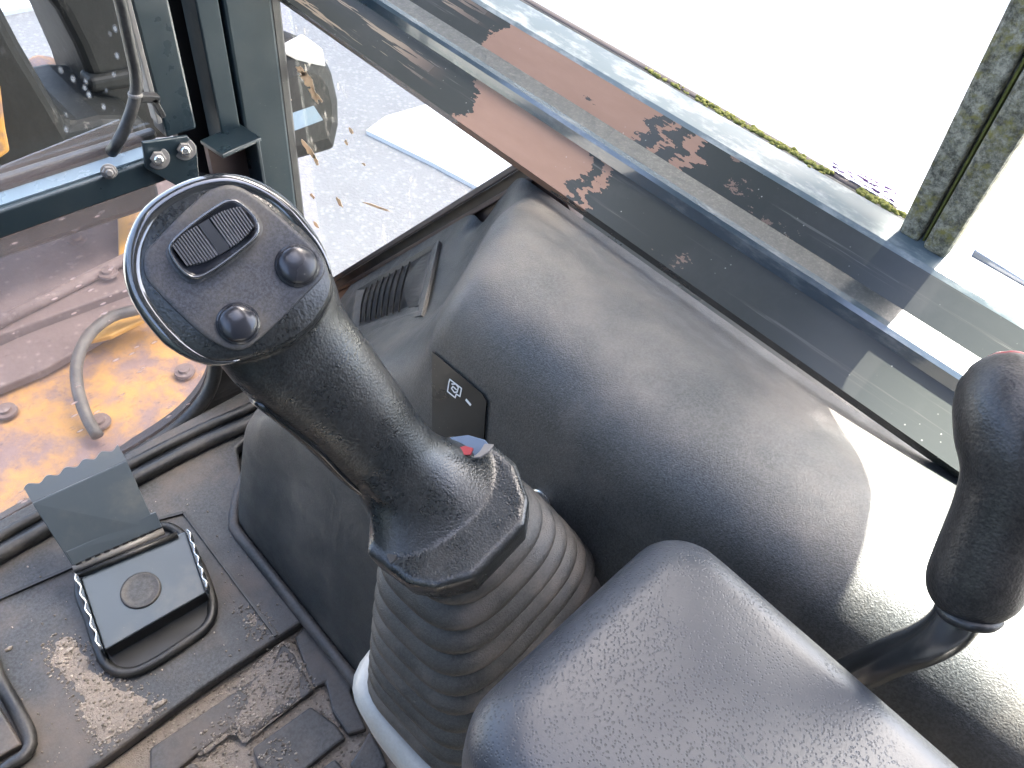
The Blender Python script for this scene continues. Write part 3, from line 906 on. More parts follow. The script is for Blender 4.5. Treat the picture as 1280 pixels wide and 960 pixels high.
# wavy side flanges with bare bright edges
for A, B, sgn in ((TL, BL, 1), (TR, BR, -1)):
    e = (B - A); L = e.length; e.normalize()
    side = pn.cross(e) * sgn
    if side.dot((TL + TR + BL + BR) / 4 - (A + B) / 2) > 0: side = -side
    bm = bmesh.new(); N = 48
    top, tin = [], []
    for i in range(N + 1):
        u = i / N
        hgt = 0.0045 + 0.0022 * abs(math.sin(u * math.pi * 5))
        base = A + e * (L * u) + side * 0.0008
        wv = 0.0024 * math.sin(u * math.pi * 5) ** 2
        top.append((base, base + pn * hgt, base + pn * hgt + side * (0.0022 + wv), base + side * (0.0022 + wv) - pn * 0.012))
    loft(bm, top)
    obj('side_flange', bm, M['pedal'], ped)
    bm = bmesh.new()
    edge = [(A + e * (L * u) + side * (0.0018 + 0.0024 * math.sin(u * math.pi * 5) ** 2) + pn * (0.0047 + 0.0022 * abs(math.sin(u * math.pi * 5)))) for u in np.linspace(0.02, 0.98, 48)]
    tube(bm, edge, 0.0011, 6)
    obj('worn_edge', bm, M['chrome'], ped, True)
cpt = onp(176, 738, TL, pn)
bm = bmesh.new(); lathe(bm, cpt, pn, [(0.0205, -0.001), (0.0205, 0.0012), (0.0185, 0.0022), (0.0175, 0.0014), (0.012, 0.0012), (0.0001, 0.0016)], 40)
obj('plug', bm, M['mat'], ped, True)
bm = bmesh.new(); prism(bm, [BL - pn * 0.004, BR - pn * 0.004, BR - pn * 0.024, BL - pn * 0.024], Vector((0, 0.004, 0)))
obj('front_skirt', bm, M['blackgap'], ped)
# hinge and flap
h0, h1 = onz(92, 712, 0.045), onz(205, 664, 0.045)
bm = bmesh.new(); cyl(bm, h0, h1, 0.0042, n=16)
obj('hinge_pin', bm, M['bolt'], ped, True)
bm = bmesh.new(); cyl(bm, onz(97, 719, 0.041), onz(222, 668, 0.041), 0.0036, n=14)
obj('hinge_rod', bm, M['trim'], ped, True)
fl = [onz(x, y, z) for x, y, z in ((90, 706, 0.048), (196, 660, 0.048), (158, 575, 0.112), (40, 628, 0.112))]
fn = (fl[1] - fl[0]).cross(fl[3] - fl[0]).normalized()
bm = bmesh.new(); prism(bm, fl, fn * 0.0035)
obj('flap', bm, M['pedal'], ped, mods=(bevelmod(0.001),))
bm = bmesh.new()
f2 = [fl[0] + (fl[3] - fl[0]) * a + (fl[1] - fl[0] + (fl[2] - fl[3] - fl[1] + fl[0]) * a) * b for a, b in ((0.0, 0.02), (0.0, 1.06), (0.22, 1.06), (0.22, 0.02))]
prism(bm, [p + (-fn if fn.dot(CAM - fl[0]) < 0 else fn) * 0.001 for p in f2], (-fn if fn.dot(CAM - fl[0]) < 0 else fn) * 0.003)
obj('hinge_leaf', bm, M['pedal'], ped, mods=(bevelmod(0.0008),))
tc = fn if fn.dot(CAM - fl[0]) > 0 else -fn
# serrated top lip, bent over
bm = bmesh.new(); rows = []
N = 60
topdir = ((fl[3] - fl[0]).normalized() - tc * 0.35).normalized()
for i in range(N + 1):
    u = i / N
    p = fl[3] + (fl[2] - fl[3]) * u
    k = 0.017 + 0.0022 * math.sin(u * math.pi * 2 * 5.2)
    rows.append((p, p + topdir * k, p + topdir * k - tc * 0.003, p - tc * 0.0035))
loft(bm, rows)
obj('serrated_lip', bm, M['pedal'], ped)
bm = bmesh.new()
for k in range(9):
    u = (k + 0.7) / 9.3
    p = fl[0] + (fl[1] - fl[0]) * u + tc * 0.004
    box(bm, p, (0.006, 0.002, 0.0018), frame_rot(fl[1] - fl[0], fl[3] - fl[0]))
obj('hinge_slot', bm, M['blackgap'], ped)

p2 = thing('foot_rest', 'corner of a second rubber framed pedal in the floor', 'pedal', tuple(onz(0, 900, 0)))
sp2 = [onz(x, y, 0.006) for x, y in ((-30, 800), (0, 852), (22, 890), (37, 922), (33, 942), (12, 956), (-40, 990), (-120, 960), (-110, 860))]
bm = bmesh.new(); tube(bm, [Vector(p) for p in spline(sp2, 60, True)], 0.008, 10, closed=True, flat=0.8)
obj('rubber_surround', bm, M['trim'], p2, True)
bm = bmesh.new()
prism(bm, [onz(x, y, 0.012) for x, y in ((-50, 820), (-4, 880), (26, 930), (-40, 968), (-100, 900))], (0, 0, -0.01))
obj('pad', bm, M['mat'], p2, mods=(bevelmod(0.002),))

# ================================================================== CONSOLE
con = thing('side_console', 'large grey moulded side console under the window rail', 'console', (0.33, 0.2, 0.0))
def sstep(a, b, x):
    t_ = np.clip((x - a) / (b - a), 0, 1); return t_ * t_ * (3 - 2 * t_)
EV = onx(535, 303, 0.44)                   # a point on the edge between console and sill
def slope_z(x, y):
    zE = EV.z - 1.18 * (y - EV.y)
    return zE - 0.85 * min(0.105, 0.44 - x) - 0.25 * max(0.0, 0.335 - x)
def yb_of(x): return 0.289 + 0.60 * (x - 0.271)
def top_z(x, y):
    yb = yb_of(x)
    hi = 0.500 + 0.02 * sstep(0.1, -0.2, y) - 0.048 * sstep(0.35, 0.44, x)
    f = sstep(yb + 0.016, yb - 0.016, y)
    base = min(slope_z(x, y), hi)
    z = hi * f + base * (1 - f)
    ch = math.exp(-((y - yb - 0.034) / 0.013) ** 2) * sstep(0.30, 0.345, x) * (1 - f)
    return z - 0.022 * ch
def section(y, n=90):
    """points from the wall over the top, down the inner face to the floor at station y"""
    Tm = max(0.012, top_z(0.26, y))
    xb = 0.150 + 1.1 * max(0, y - 0.50) ** 1.35 * 2.0
    r = 0.085
    def xin(z): return xb + 0.235 * max(0.0, z)
    pts = []
    xs_top = xin(Tm)
    # wall to the rounding
    for k in range(40):
        x = 0.447 + (xs_top - 0.447) * k / 39
        pts.append([x, top_z(x, y)])
    # inner face down
    for k in range(1, 51):
        z = Tm * (1 - k / 50) - 0.02 * (k / 50)
        pts.append([xin(z), z])
    pts = np.array(pts)
    L = np.concatenate([[0], np.cumsum(np.linalg.norm(np.diff(pts, axis=0), axis=1))])
    q = np.linspace(0, L[-1], n)
    pts = np.stack([np.interp(q, L, pts[:, k]) for k in (0, 1)], 1)
    # round the shoulder by repeated averaging over a fixed length
    wn = max(1, int(0.075 / (L[-1] / n)))
    ker = np.hanning(2 * wn + 3)[1:-1]; ker /= ker.sum()
    out = pts.copy()
    for k in (0, 1):
        ext = np.concatenate([2 * pts[0, k] - pts[1:wn + 1, k][::-1], pts[:, k], 2 * pts[-1, k] - pts[-wn - 1:-1, k][::-1]])
        out[:, k] = np.convolve(ext, ker, 'valid')
    return out
bm = bmesh.new()
rings = []
for y in np.concatenate([np.linspace(-0.45, 0.22, 30), np.linspace(0.225, 0.48, 130), np.linspace(0.505, 0.672, 40)]):
    rings.append([(p[0], y, p[1]) for p in section(float(y))])
loft(bm, rings, False, False)
body = obj('housing', bm, M['plastic'], con, True)
# foot flange where the console meets the floor
bm = bmesh.new()
fp = []
for y in np.linspace(-0.1, 0.64, 50):
    fp.append(Vector((0.150 + 2.2 * max(0, y - 0.50) ** 1.35 - 0.004, y, 0.003)))
tube(bm, fp, 0.0075, 8, flat=0.8)
obj('foot_flange', bm, M['mat'], con, True)

# slope plane for the vent
vd = Vector((0, 1, -1.18)).normalized(); vw = Vector((-1, 0, -0.85)).normalized()
vn = vd.cross(vw).normalized(); vn = vn if vn.z > 0 else -vn
v0 = EV + vn * 0.001
def onv(x, y, off=0.0): return onp(x, y, v0 + vn * off, vn)
vent = thing('air_vent', 'small black louvred air vent on the sloping console front', 'vent', tuple(v0))
oq = [onv(*p) for p in ((457, 362), (541, 313), (523, 388), (449, 408))]
fq = [onv(*p) for p in ((446, 366), (552, 303), (531, 397), (440, 426))]
bm = bmesh.new()
vs2 = loft(bm, [[p for p in fq], [p + vn * 0.004 for p in fq], [p + (fq[i] - p) * 0.55 + vn * 0.004 for i, p in enumerate(oq)], [p + vn * 0.001 for p in oq], [p - vn * 0.02 for p in oq]], True, False)
obj('frame', bm, M['plastic'], vent, mods=(bevelmod(0.001, 2),))
bm = bmesh.new(); prism(bm, [p - vn * 0.0005 + vn * 0.0012 for p in oq], -vn * 0.004)
obj('backing', bm, M['blackgap'], vent)
a0, a1, b1, b0 = oq        # a: outer edge low->high, b: inner edge
for k in range(8):
    u = 0.05 + 0.68 * k / 7
    p = a0 + (a1 - a0) * u; q = b0 + (b1 - b0) * u
    bm = bmesh.new(); rows = []
    for i in range(9):
        w_ = 0.04 + 0.92 * i / 8
        c = p + (q - p) * w_ + (a1 - a0).normalized() * 0.004 * math.sin(w_ * math.pi) + vn * (0.0012 + 0.004 * math.sin(w_ * math.pi))
        t_ = (a1 - a0).normalized()
        rows.append((c - t_ * 0.0022, c + t_ * 0.0012 + vn * 0.003, c + t_ * 0.0028 + vn * 0.003, c - t_ * 0.0006 - vn * 0.0005))
    loft(bm, rows)
    obj('slat', bm, M['trim'], vent)
bm = bmesh.new()
pc_ = a0 + (a1 - a0) * 0.89; qc = b0 + (b1 - b0) * 0.89
rows = []
for i in range(13):
    w_ = 0.03 + 0.94 * i / 12
    c = pc_ + (qc - pc_) * w_
    hb = math.sin(w_ * math.pi)
    t_ = (a1 - a0)
    rows.append((c - t_ * 0.13 * hb, c - t_ * 0.10 * hb + vn * 0.007 * hb, c + t_ * 0.10 + vn * 0.002, c + t_ * 0.115))
loft(bm, rows)
obj('barrel_end', bm, M['trim'], vent)

# inner face plane of the console
inn = Vector((-1, 0, 0.235)).normalized(); in0 = Vector((0.150, 0.2, 0.0))
def oni(x, y, off=0.0): return onp(x, y, in0 + inn * off, inn)
dec = thing('switch_decal', 'black sticker with white wiper symbol on the console side', 'sticker', tuple(oni(570, 500)))
bm = bmesh.new()
prism(bm, [oni(*p, 0.0016) for p in ((540, 440), (542, 441), (602, 492), (608, 502), (607, 512), (604, 553), (540, 553))], -inn * 0.001)
obj('backing', bm, M['decal'], dec)
def stroke(bm, pts, wpx, off, n=None):
    P = [oni(*p, off) for p in pts]
    for a, b in zip(P[:-1], P[1:]):
        d = b - a
        if d.length < 1e-6: continue
        wv = inn.cross(d).normalized() * wpx
        e_ = d.normalized() * wpx
        prism(bm, [a - wv - e_ * .6, b - wv + e_ * .6, b + wv + e_ * .6, a + wv - e_ * .6], inn * 0.0002)
def sx(p): return (480 + p[0] / 4, 420 + p[1] / 4)
bm = bmesh.new()
stroke(bm, [sx(p) for p in ((330, 217), (388, 262), (380, 302), (362, 290), (356, 308), (346, 300), (318, 277), (325, 232), (330, 217))], 0.0005, 0.0019)
stroke(bm, [sx(p) for p in ((340, 240), (360, 240), (372, 258), (366, 280), (352, 282), (338, 262), (345, 252), (362, 268))], 0.0005, 0.0019)
stroke(bm, [sx(p) for p in ((412, 320), (432, 343))], 0.0010, 0.0019)
obj('symbol', bm, M['print'], dec)
# bolt with washer on the inner face
bl = thing('console_bolt', 'zinc plated washer head bolt in the console side', 'bolt', tuple(oni(670, 628)))
bm = bmesh.new(); lathe(bm, oni(676, 628, -0.001), inn, [(0.0105, 0), (0.0105, 0.002), (0.009, 0.003), (0.006, 0.003), (0.006, 0.009), (0.0045, 0.010), (0.0001, 0.010)], 28)
auto(obj('head', bm, M['chrome'], bl))

# ================================================================== JOYSTICK
joy = thing('control_joystick', 'black leather textured joystick with rocker switch and two round buttons', 'joystick', tuple(onz(600, 800, 0.36)))
HD = 0.33
hc = at(285, 335, HD)
hn = (CAM - hc).normalized()
hn = (hn + Vector((0.02, -0.05, 0.28))).normalized()
def onh(x, y, off=0.0): return onp(x, y, hc + hn * off, hn)
hout_px = [(163, 330), (168, 300), (184, 268), (212, 245), (248, 229), (285, 224), (318, 232), (350, 251), (380, 281), (402, 308), (415, 335), (419, 360), (410, 385), (386, 415), (352, 436), (310, 450), (272, 456), (240, 445), (208, 420), (180, 385), (167, 358)]
def outl(px, off, n=72): return [Vector(p) for p in spline([onh(x, y, off) for x, y in px], n, True)]
O0 = outl(hout_px, 0.0)
ctr = sum(O0, Vector()) / len(O0)
def scaled_ring(ring, s, off, c=None):
    c = ctr if c is None else c
    return [c + (p - c) * s + hn * off for p in ring]
# head: rim, side wall, underside
bm = bmesh.new()
rings = [scaled_ring(O0, 0.90, -0.0015), scaled_ring(O0, 0.955, -0.001), scaled_ring(O0, 0.99, -0.0035), scaled_ring(O0, 1.0, -0.008), scaled_ring(O0, 0.985, -0.014), scaled_ring(O0, 0.93, -0.023), scaled_ring(O0, 0.80, -0.033), scaled_ring(O0, 0.5, -0.040)]
loft(bm, rings)
# stem
pairs = [((238, 405), (410, 318), .338), ((258, 440), (428, 362), .339), ((284, 466), (449, 408), .343), ((328, 500), (482, 456), .352), ((378, 548), (513, 497), .364), ((420, 592), (541, 534), .377), ((456, 626), (563, 562), .388), ((484, 652), (580, 592), .397), ((500, 675), (592, 622), .407)]
cs, ws, ds_ = [], [], []
for (l, r, d) in pairs:
    a = at(*l, d); b = at(*r, d)
    cs.append((a + b) / 2); ws.append((b - a).length / 2)
ax_s = [Vector(p) for p in spline(cs, 26)]
ww = np.interp(np.linspace(0, 1, 26), np.linspace(0, 1, len(ws)), ws)
rings = []
for i, c in enumerate(ax_s):
    t_ = (ax_s[min(i + 1, 25)] - ax_s[max(i - 1, 0)]).normalized()
    v = (CAM - c).normalized()
    sdv = t_.cross(v).normalized(); dv_ = sdv.cross(t_).normalized()
    u = i / 25
    dep = ww[i] * (0.62 + 0.22 * u)
    cc = c - dv_ * dep * (0.95 + 0.10 * u)
    ring = []
    for k in range(40):
        a = 2 * math.pi * k / 40
        ca, sa = math.cos(a), math.sin(a)
        e = 0.88
        ring.append(cc + sdv * ww[i] * math.copysign(abs(ca) ** e, ca) + dv_ * dep * math.copysign(abs(sa) ** e, sa))
    rings.append(ring)
rings_stem = rings
loft(bm, rings)
# collar plate with a flared neck
stem_up = (ax_s[0] - ax_s[-1]).normalized()
kc = at(556, 640, 0.402)
kn = (stem_up * 0.55 + (CAM - kc).normalized() * 0.55 + Vector((0.05, 0.0, 0.35))).normalized()
def onk(x, y, off=0.0): return onp(x, y, kc + kn * off, kn)
kpx = [(463, 618), (457, 690), (508, 729), (545, 735), (592, 722), (656, 655), (661, 622), (645, 577), (620, 556), (590, 545), (562, 542), (520, 560)]
def kring(px, off, s=1.0):
    P = [onk(x, y, 0.0) for x, y in px]; c = sum(P, Vector()) / len(P)
    return [c + (p - c) * s + kn * off for p in P]
# densify the collar polygon so that corners stay
def dens(P, k=6): 
    o = []
    for i in range(len(P)):
        for j in range(k): o.append(P[i] + (P[(i + 1) % len(P)] - P[i]) * (j / k))
    return o
loft(bm, [dens(kring(kpx, 0.0, 0.2)), dens(kring(kpx, 0.0, 0.93)), dens(kring(kpx, -0.0015, 0.99)), dens(kring(kpx, -0.005, 1.0)), dens(kring(kpx, -0.021, 0.975)), dens(kring(kpx, -0.022, 0.9))])
# flare
last = rings_stem[18]; lc = sum(last, Vector()) / len(last)
q_ = []
for p in last:
    t_ = (kc - p).dot(kn) / stem_up.dot(kn)
    q_.append(p + stem_up * t_ - kn * 0.0015)
qc = sum(q_, Vector()) / len(q_)
kpoly = kring(kpx, 0.0, 0.95)
kcen = sum(kpoly, Vector()) / len(kpoly)
ku = kn.orthogonal().normalized(); kv = kn.cross(ku)
kp2 = [((p - kcen).dot(ku), (p - kcen).dot(kv)) for p in kpoly]
def kreach(a0_, dx, dy):
    best = 1.0
    for i in range(len(kp2)):
        (x1, y1), (x2, y2) = kp2[i - 1], kp2[i]
        ex, ey = x2 - x1, y2 - y1
        den = dx * ey - dy * ex
        if abs(den) < 1e-12: continue
        t_ = ((x1 - a0_[0]) * ey - (y1 - a0_[1]) * ex) / den
        u_ = ((x1 - a0_[0]) * dy - (y1 - a0_[1]) * dx) / den
        if 0 <= u_ <= 1 and t_ > 0: best = min(best, t_)
    return best
qe = []
for q in q_:
    f_ = ((q - qc).dot(ku), (q - qc).dot(kv)); o_ = ((qc - kcen).dot(ku), (qc - kcen).dot(kv))
    k_ = 1.95
    r_ = kreach(o_, f_[0] * k_, f_[1] * k_)
    qe.append(qc + (q - qc) * (k_ * r_))
rings = []
for s in np.linspace(0, 1, 18):
    rings.append([(p + stem_up * 0.003) * (1 - s) + q * s + (e_ - q) * s ** 3.0 for p, q, e_ in zip(last, q_, qe)])
loft(bm, rings)
tube(bm, spline([at(x, y, d) for x, y, d in ((430, 560, .380), (465, 596, .390), (496, 630, .400), (514, 652, .407))], 14), [0.005 + 0.0022 * min(1, k / 8) for k in range(14)], 16)
grip = obj('grip', bm, M['leather'], joy, True, mods=(remesh(0.00115, 7, 0.5),))
# collar skin as its own part just proud of the moulded body
# face: textured crescent plate and the control panel
bm = bmesh.new()
loft(bm, [scaled_ring(O0, 0.958, -0.005), scaled_ring(O0, 0.955, 0.0002), scaled_ring(O0, 0.935, 0.0011), scaled_ring(O0, 0.3, 0.0013)])
obj('face_plate', bm, M['leather'], joy, True)
bm = bmesh.new()
rimc = scaled_ring(O0, 0.972, -0.0018)
i0 = min(range(72), key=lambda i: (rimc[i] - onh(300, 446)).length)
i1 = min(range(72), key=lambda i: (rimc[i] - onh(413, 352)).length)
rimo = []
i = i0
while i != i1:
    rimo.append(rimc[i]); i = (i + 1) % 72
if len(rimo) < 36:
    rimo = []; i = i0
    while i != i1:
        rimo.append(rimc[i]); i = (i - 1) % 72
nr = len(rimo)
tube(bm, rimo, [0.0039 * min(1.0, 0.15 + 0.85 * min(k, nr - 1 - k) / 9) for k in range(nr)], 14)
obj('gloss_rim', bm, M['rim'], joy, True)
def c2(*p): return [(140 + a / 2.667, 200 + b / 2.667) for a, b in p]
ppx = c2((108, 320), (150, 268), (220, 195), (300, 122), (345, 95), (400, 86), (455, 108), (530, 165), (610, 235), (680, 300), (706, 345), (700, 392), (640, 455), (560, 535), (470, 615), (430, 634), (385, 630), (310, 590), (230, 520), (160, 450), (112, 390))
P1 = outl(ppx, 0.0, 96); c1 = sum(P1, Vector()) / len(P1)
bm = bmesh.new()
loft(bm, [[c1 + (p - c1) * s + hn * o for p in P1] for s, o in ((1.0, -0.001), (1.0, 0.0014), (0.985, 0.0021), (0.93, 0.0022), (0.5, 0.0020), (0.1, 0.0020))])
obj('control_panel', bm, M['faceplastic'], joy, True)
# rocker switch
rpx = c2((195, 305), (215, 268), (290, 205), (360, 158), (395, 143), (425, 150), (470, 190), (487, 228), (475, 265), (415, 318), (340, 372), (285, 398), (250, 388), (212, 345))
P2 = outl(rpx, 0.002, 80); c2_ = sum(P2, Vector()) / len(P2)
def r2(s, o): return [c2_ + (p - c2_) * s + hn * o for p in P2]
bm = bmesh.new()
loft(bm, [r2(1.12, -0.0005), r2(1.10, 0.0004), r2(1.0, 0.0002)], True, False)
obj('rocker_seat', bm, M['faceplastic'], joy, True)
bm = bmesh.new()
loft(bm, [r2(1.0, -0.001), r2(1.0, 0.0035), r2(0.975, 0.0045), r2(0.93, 0.0046), r2(0.88, 0.0032), r2(0.3, 0.003)])
rk = obj('rocker_switch', bm, M['button'], joy, True)
bm = bmesh.new(); tube(bm, r2(0.985, 0.0040), 0.0008, 8, closed=True)
r_ = obj('bezel_edge', bm, M['rim'], None, True); r_.data.transform(Matrix.Translation(-Vector(joy.location))); r_.parent = rk
def onr(p, off): return onp(140 + p[0] / 2.667, 200 + p[1] / 2.667, hc + hn * (0.002 + off), hn)
ra, rb = onr((238, 318), .003), onr((440, 200), .003)      # long axis ends
ru = (rb - ra).normalized(); rv = hn.cross(ru).normalized()
rc = (ra + rb) / 2; Lr = (rb - ra).length
wr = (onr((275, 245), .003) - onr((372, 312), .003)).length * 0.56
for s0, s1 in ((-0.56, -0.10), (0.10, 0.56)):
    bm = bmesh.new(); nb = 11
    for i in range(nb):
        u = s0 + (s1 - s0) * (i + 0.5) / nb
        # rocker keys narrow to their ends like a barrel
        hw = wr * (1.0 - 0.9 * max(0, abs(u) - 0.22) ** 1.6 * 2.2)
        wd_ = Lr * (s1 - s0) / nb * 0.6
        c = rc + ru * (u * Lr) + hn * (0.0005 + 0.004 * abs(u))
        box(bm, c, (wd_, hw * 1.85, 0.0022), frame_rot(ru, rv))
    r_ = obj('ribbed_pad', bm, M['pad'], None)
    r_.data.transform(Matrix.Translation(-Vector(joy.location))); r_.parent = rk
bm = bmesh.new(); box(bm, rc + hn * 0.0002, (Lr * 0.17, wr * 1.9, 0.002), frame_rot(ru, rv))
r_ = obj('centre_bar', bm, M['decal'], None); r_.data.transform(Matrix.Translation(-Vector(joy.location))); r_.parent = rk
# two round buttons
for bp in ((617, 352), (421, 545)):
    p = onr(bp, 0.0)
    rr = (onr((bp[0] + 67, bp[1]), 0) - p).length
    bm = bmesh.new()
    pf = [(rr * 1.12, -0.001), (rr * 1.10, 0.0012), (rr * 1.0, 0.0012), (rr * 0.985, 0.0022)]
    pf += [(rr * 0.97 * math.cos(a), 0.0022 + 0.0031 * math.sin(a)) for a in np.linspace(0.15, 1.5, 9)]
    lathe(bm, p, hn, pf, 40)
    obj('push_button', bm, M['button'], joy, True)
# glossy thumb-side inlay wrapped round the left flank of the stem
bm = bmesh.new(); rows = []
for i in range(7, 23):
    c = sum(rings_stem[i], Vector()) / 40
    u = (i - 7) / 15
    k0, k1 = 3.6 - 2.2 * abs(u - 0.45), -4.0
    row = []
    for kk in np.linspace(k0, k1, 7):
        kf = math.floor(kk); f = kk - kf
        p = rings_stem[i][kf % 40].lerp(rings_stem[i][(kf + 1) % 40], f)
        row.append(c + (p - c) * (1.0 + 0.0016 / (p - c).length))
    row += [c + (p - c) * 0.85 for p in row[::-1]]
    rows.append(row)
loft(bm, rows)
obj('thumb_inlay', bm, M['gloss'], joy, True)
# release piece behind the stem
bm2 = bmesh.new()
qp = [onk(*p, 0.0050) for p in ((562, 546), (585, 543), (606, 549), (612, 556), (600, 571), (585, 574), (572, 566))]
prism(bm2, qp, kn * -0.006)
obj('collar_insert', bm2, M['blueplastic'], joy, mods=(bevelmod(0.0008),))
bm2 = bmesh.new(); prism(bm2, [onk(*p, 0.0070) for p in ((570, 562), (582, 559), (592, 562), (588, 570), (576, 570))], kn * 0.0015)
obj('red_mark', bm2, M['red'], joy)
bm2 = bmesh.new(); prism(bm2, [onk(*p, 0.0065) for p in ((606, 556), (618, 557), (612, 566), (600, 574), (590, 574), (600, 566))], kn * 0.0018)
obj('grey_tab', bm2, M['bolt'], joy, mods=(bevelmod(0.0006),))
bm2 = bmesh.new(); prism(bm2, [onk(*p, -0.001) for p in ((500, 664), (505, 672), (496, 700), (489, 706), (484, 696), (494, 678))], kn * 0.0016)
obj('moulded_notch', bm2, M['trim'], joy)

# bellows boot
bm = bmesh.new()
topP = kring(kpx, 0, 1.0); topc = sum(topP, Vector()) / len(topP) - kn * 0.018
botc = Vector((0.193, 0.118, 0.285))
NF = 11; rings = []; K = 72
def sup(a, e=3.2):
    ca, sa = math.cos(a), math.sin(a)
    r = (abs(ca) ** e + abs(sa) ** e) ** (-1 / e)
    return r
for i in range(NF * 12 + 1):
    u = i / (NF * 12)
    c = topc.lerp(botc, u)
    n_ = kn.lerp(Vector((-0.12, 0.10, 0.98)), min(1, u * 1.1)).normalized()
    xa = (Vector((1, 0.05, 0)) - n_ * n_.dot(Vector((1, 0.05, 0)))).normalized(); ya = n_.cross(xa)
    hx = 0.037 + (0.100 - 0.037) * (u ** 0.85); hy = 0.037 + (0.063 - 0.037) * (u ** 0.8)
    ph = (i % 12) / 12
    amp = 0.0115
    fold = -amp * (1 - abs(math.sin(math.pi * ph)) ** 0.62)
    e = 2.6 + 2.2 * u
    ring = []
    for k in range(K):
        a = 2 * math.pi * k / K
        rr = sup(a, e)
        ring.append(c + xa * (hx + fold) * rr * math.cos(a) + ya * (hy + fold) * rr * math.sin(a))
    rings.append(ring)
loft(bm, rings)
obj('bellows_boot', bm, M['boot'], joy, True)

# pale pod under the boot
pod = thing('lever_pod', 'pale grey plastic base pod below the joystick boot', 'pod', (0.19, 0.15, 0.1))
bm = bmesh.new(); rings = []
for z, s, dx in ((0.292, 0.085, 0.0), (0.290, 0.089, 0.0), (0.280, 0.093, 0.0), (0.22, 0.090, 0.004), (0.12, 0.082, 0.012), (0.03, 0.075, 0.016)):
    rings.append([Vector((0.180 + dx + s * sup(a, 4.5) * math.cos(a), 0.117 + (s - 0.022) * sup(a, 4.5) * math.sin(a), z)) for a in [2 * math.pi * k / 64 for k in range(64)]])
loft(bm, rings)
obj('cover', bm, M['white'], pod, True)

# ================================================================== ARMREST
arm = thing('armrest', 'pitted blue grey vinyl armrest pad beside the joystick boot', 'armrest', (0.14, -0.1, 0.5))
bm = bmesh.new()
ax0, ax1, ay0, ay1, az0, az1 = 0.066, 0.214, -0.36, 0.058, 0.480, 0.552
rings = []
def rrect(inset, z, rc, bul=0.0):
    x0_, x1_, y0_, y1_ = ax0 + inset, ax1 - inset, ay0 + inset, ay1 - inset
    pts = []
    for cx, cy, a0_ in ((x1_ - rc, y1_ - rc, 0), (x0_ + rc, y1_ - rc, 90), (x0_ + rc, y0_ + rc, 180), (x1_ - rc, y0_ + rc, 270)):
        for k in range(9):
            a = R_(a0_ + 90 * k / 8); pts.append(Vector((cx + rc * math.cos(a), cy + rc * math.sin(a), z)))
    return pts
re = 0.020
for k in range(7):
    a = R_(90 * k / 6)
    rings.append(rrect(re * (1 - math.sin(a)) , az0 + re - re * math.cos(a), 0.026 - re * 0.5 * (1 - math.sin(a))))
for k in range(9):
    a = R_(90 * k / 8)
    rings.append(rrect(re * (1 - math.cos(a)), az1 - re + re * math.sin(a), 0.026 - re * 0.5 * (1 - math.cos(a))))
for s in (0.03, 0.045, 0.06, 0.069, 0.0735):
    rings.append(rrect(s, az1 + 0.002 * min(1, (s - 0.02) / 0.04), min(0.012, 0.0739 - s)))
loft(bm, rings)
obj('pad', bm, M['armpad'], arm, True, mods=(subsurf(1),))
bm = bmesh.new(); box(bm, (0.14, -0.12, 0.462), (0.09, 0.30, 0.036))
obj('bracket', bm, M['blackgap'], arm, mods=(bevelmod(0.004),))

# ================================================================== RIGHT LEVER
lev = thing('control_lever', 'black bulb topped control lever with red cap edge beside the armrest', 'lever', tuple(at(1075, 830, 0.42)))
lpairs = [((1216, 478), (1318, 452), .322), ((1197, 497), (1338, 474), .322), ((1189, 530), (1348, 514), .322), ((1191, 566), (1346, 560), .323), ((1199, 598), (1338, 605), .326), ((1188, 640), (1320, 650), .331),
          ((1169, 685), (1303, 702), .338), ((1157, 715), (1290, 738), .343), ((1155, 737), (1280, 757), .347), ((1163, 755), (1262, 770), .350), ((1180, 768), (1240, 778), .352)]
bm = bmesh.new(); rings = []
for l, r, d in lpairs:
    a, b = at(*l, d), at(*r, d); c = (a + b) / 2; h = (b - a).length / 2
    s_ = (b - a).normalized(); v = (CAM - c).normalized(); 
    rings.append((c, s_, h))
LC = [q[0] for q in rings]
lax = (LC[-1] - LC[0]).normalized()
RR = []
N = 40
cen_s = spline([tuple(c) for c in LC], N); hs = np.interp(np.linspace(0, 1, N), np.linspace(0, 1, len(LC)), [q[2] for q in rings])
Lk = np.concatenate([[0], np.cumsum([(LC[i + 1] - LC[i]).length for i in range(len(LC) - 1)])]); Lk /= Lk[-1]
hs = np.interp(np.linspace(0, 1, N), Lk, [q[2] for q in rings])
hs = np.convolve(np.pad(hs, 1, 'edge'), [0.25, 0.5, 0.25], 'valid')
for i in range(N):
    c = Vector(cen_s[i]); s_ = rings[3][1]; s_ = (s_ - lax * s_.dot(lax)).normalized(); v = lax.cross(s_)
    push = v if v.dot(CAM - c) < 0 else -v
    RR.append([c + push * hs[i] * 0.15 + s_ * hs[i] * math.cos(2 * math.pi * k / 40) + v * hs[i] * 0.92 * math.sin(2 * math.pi * k / 40) for k in range(40)])
topc_ = sum(RR[0], Vector()) / 40
RR = [[topc_ + (p - topc_) * s - lax * o for p in RR[0]] for s, o in ((0.15, 0.0065), (0.5, 0.0052), (0.82, 0.0026))] + RR
loft(bm, RR)
obj('knob', bm, M['knob'], lev, True)
bm = bmesh.new()
away = (topc_ - CAM).normalized(); away = (away - lax * away.dot(lax)).normalized() * hs[0] * 0.35
cap = [[topc_ + away + (p - topc_) * s * 0.92 - lax * (o - 0.0015) for p in RR[3]] for s, o in ((0.15, 0.0080), (0.5, 0.0068), (0.82, 0.0038), (0.99, 0.0008), (0.7, -0.002))]
loft(bm, cap)
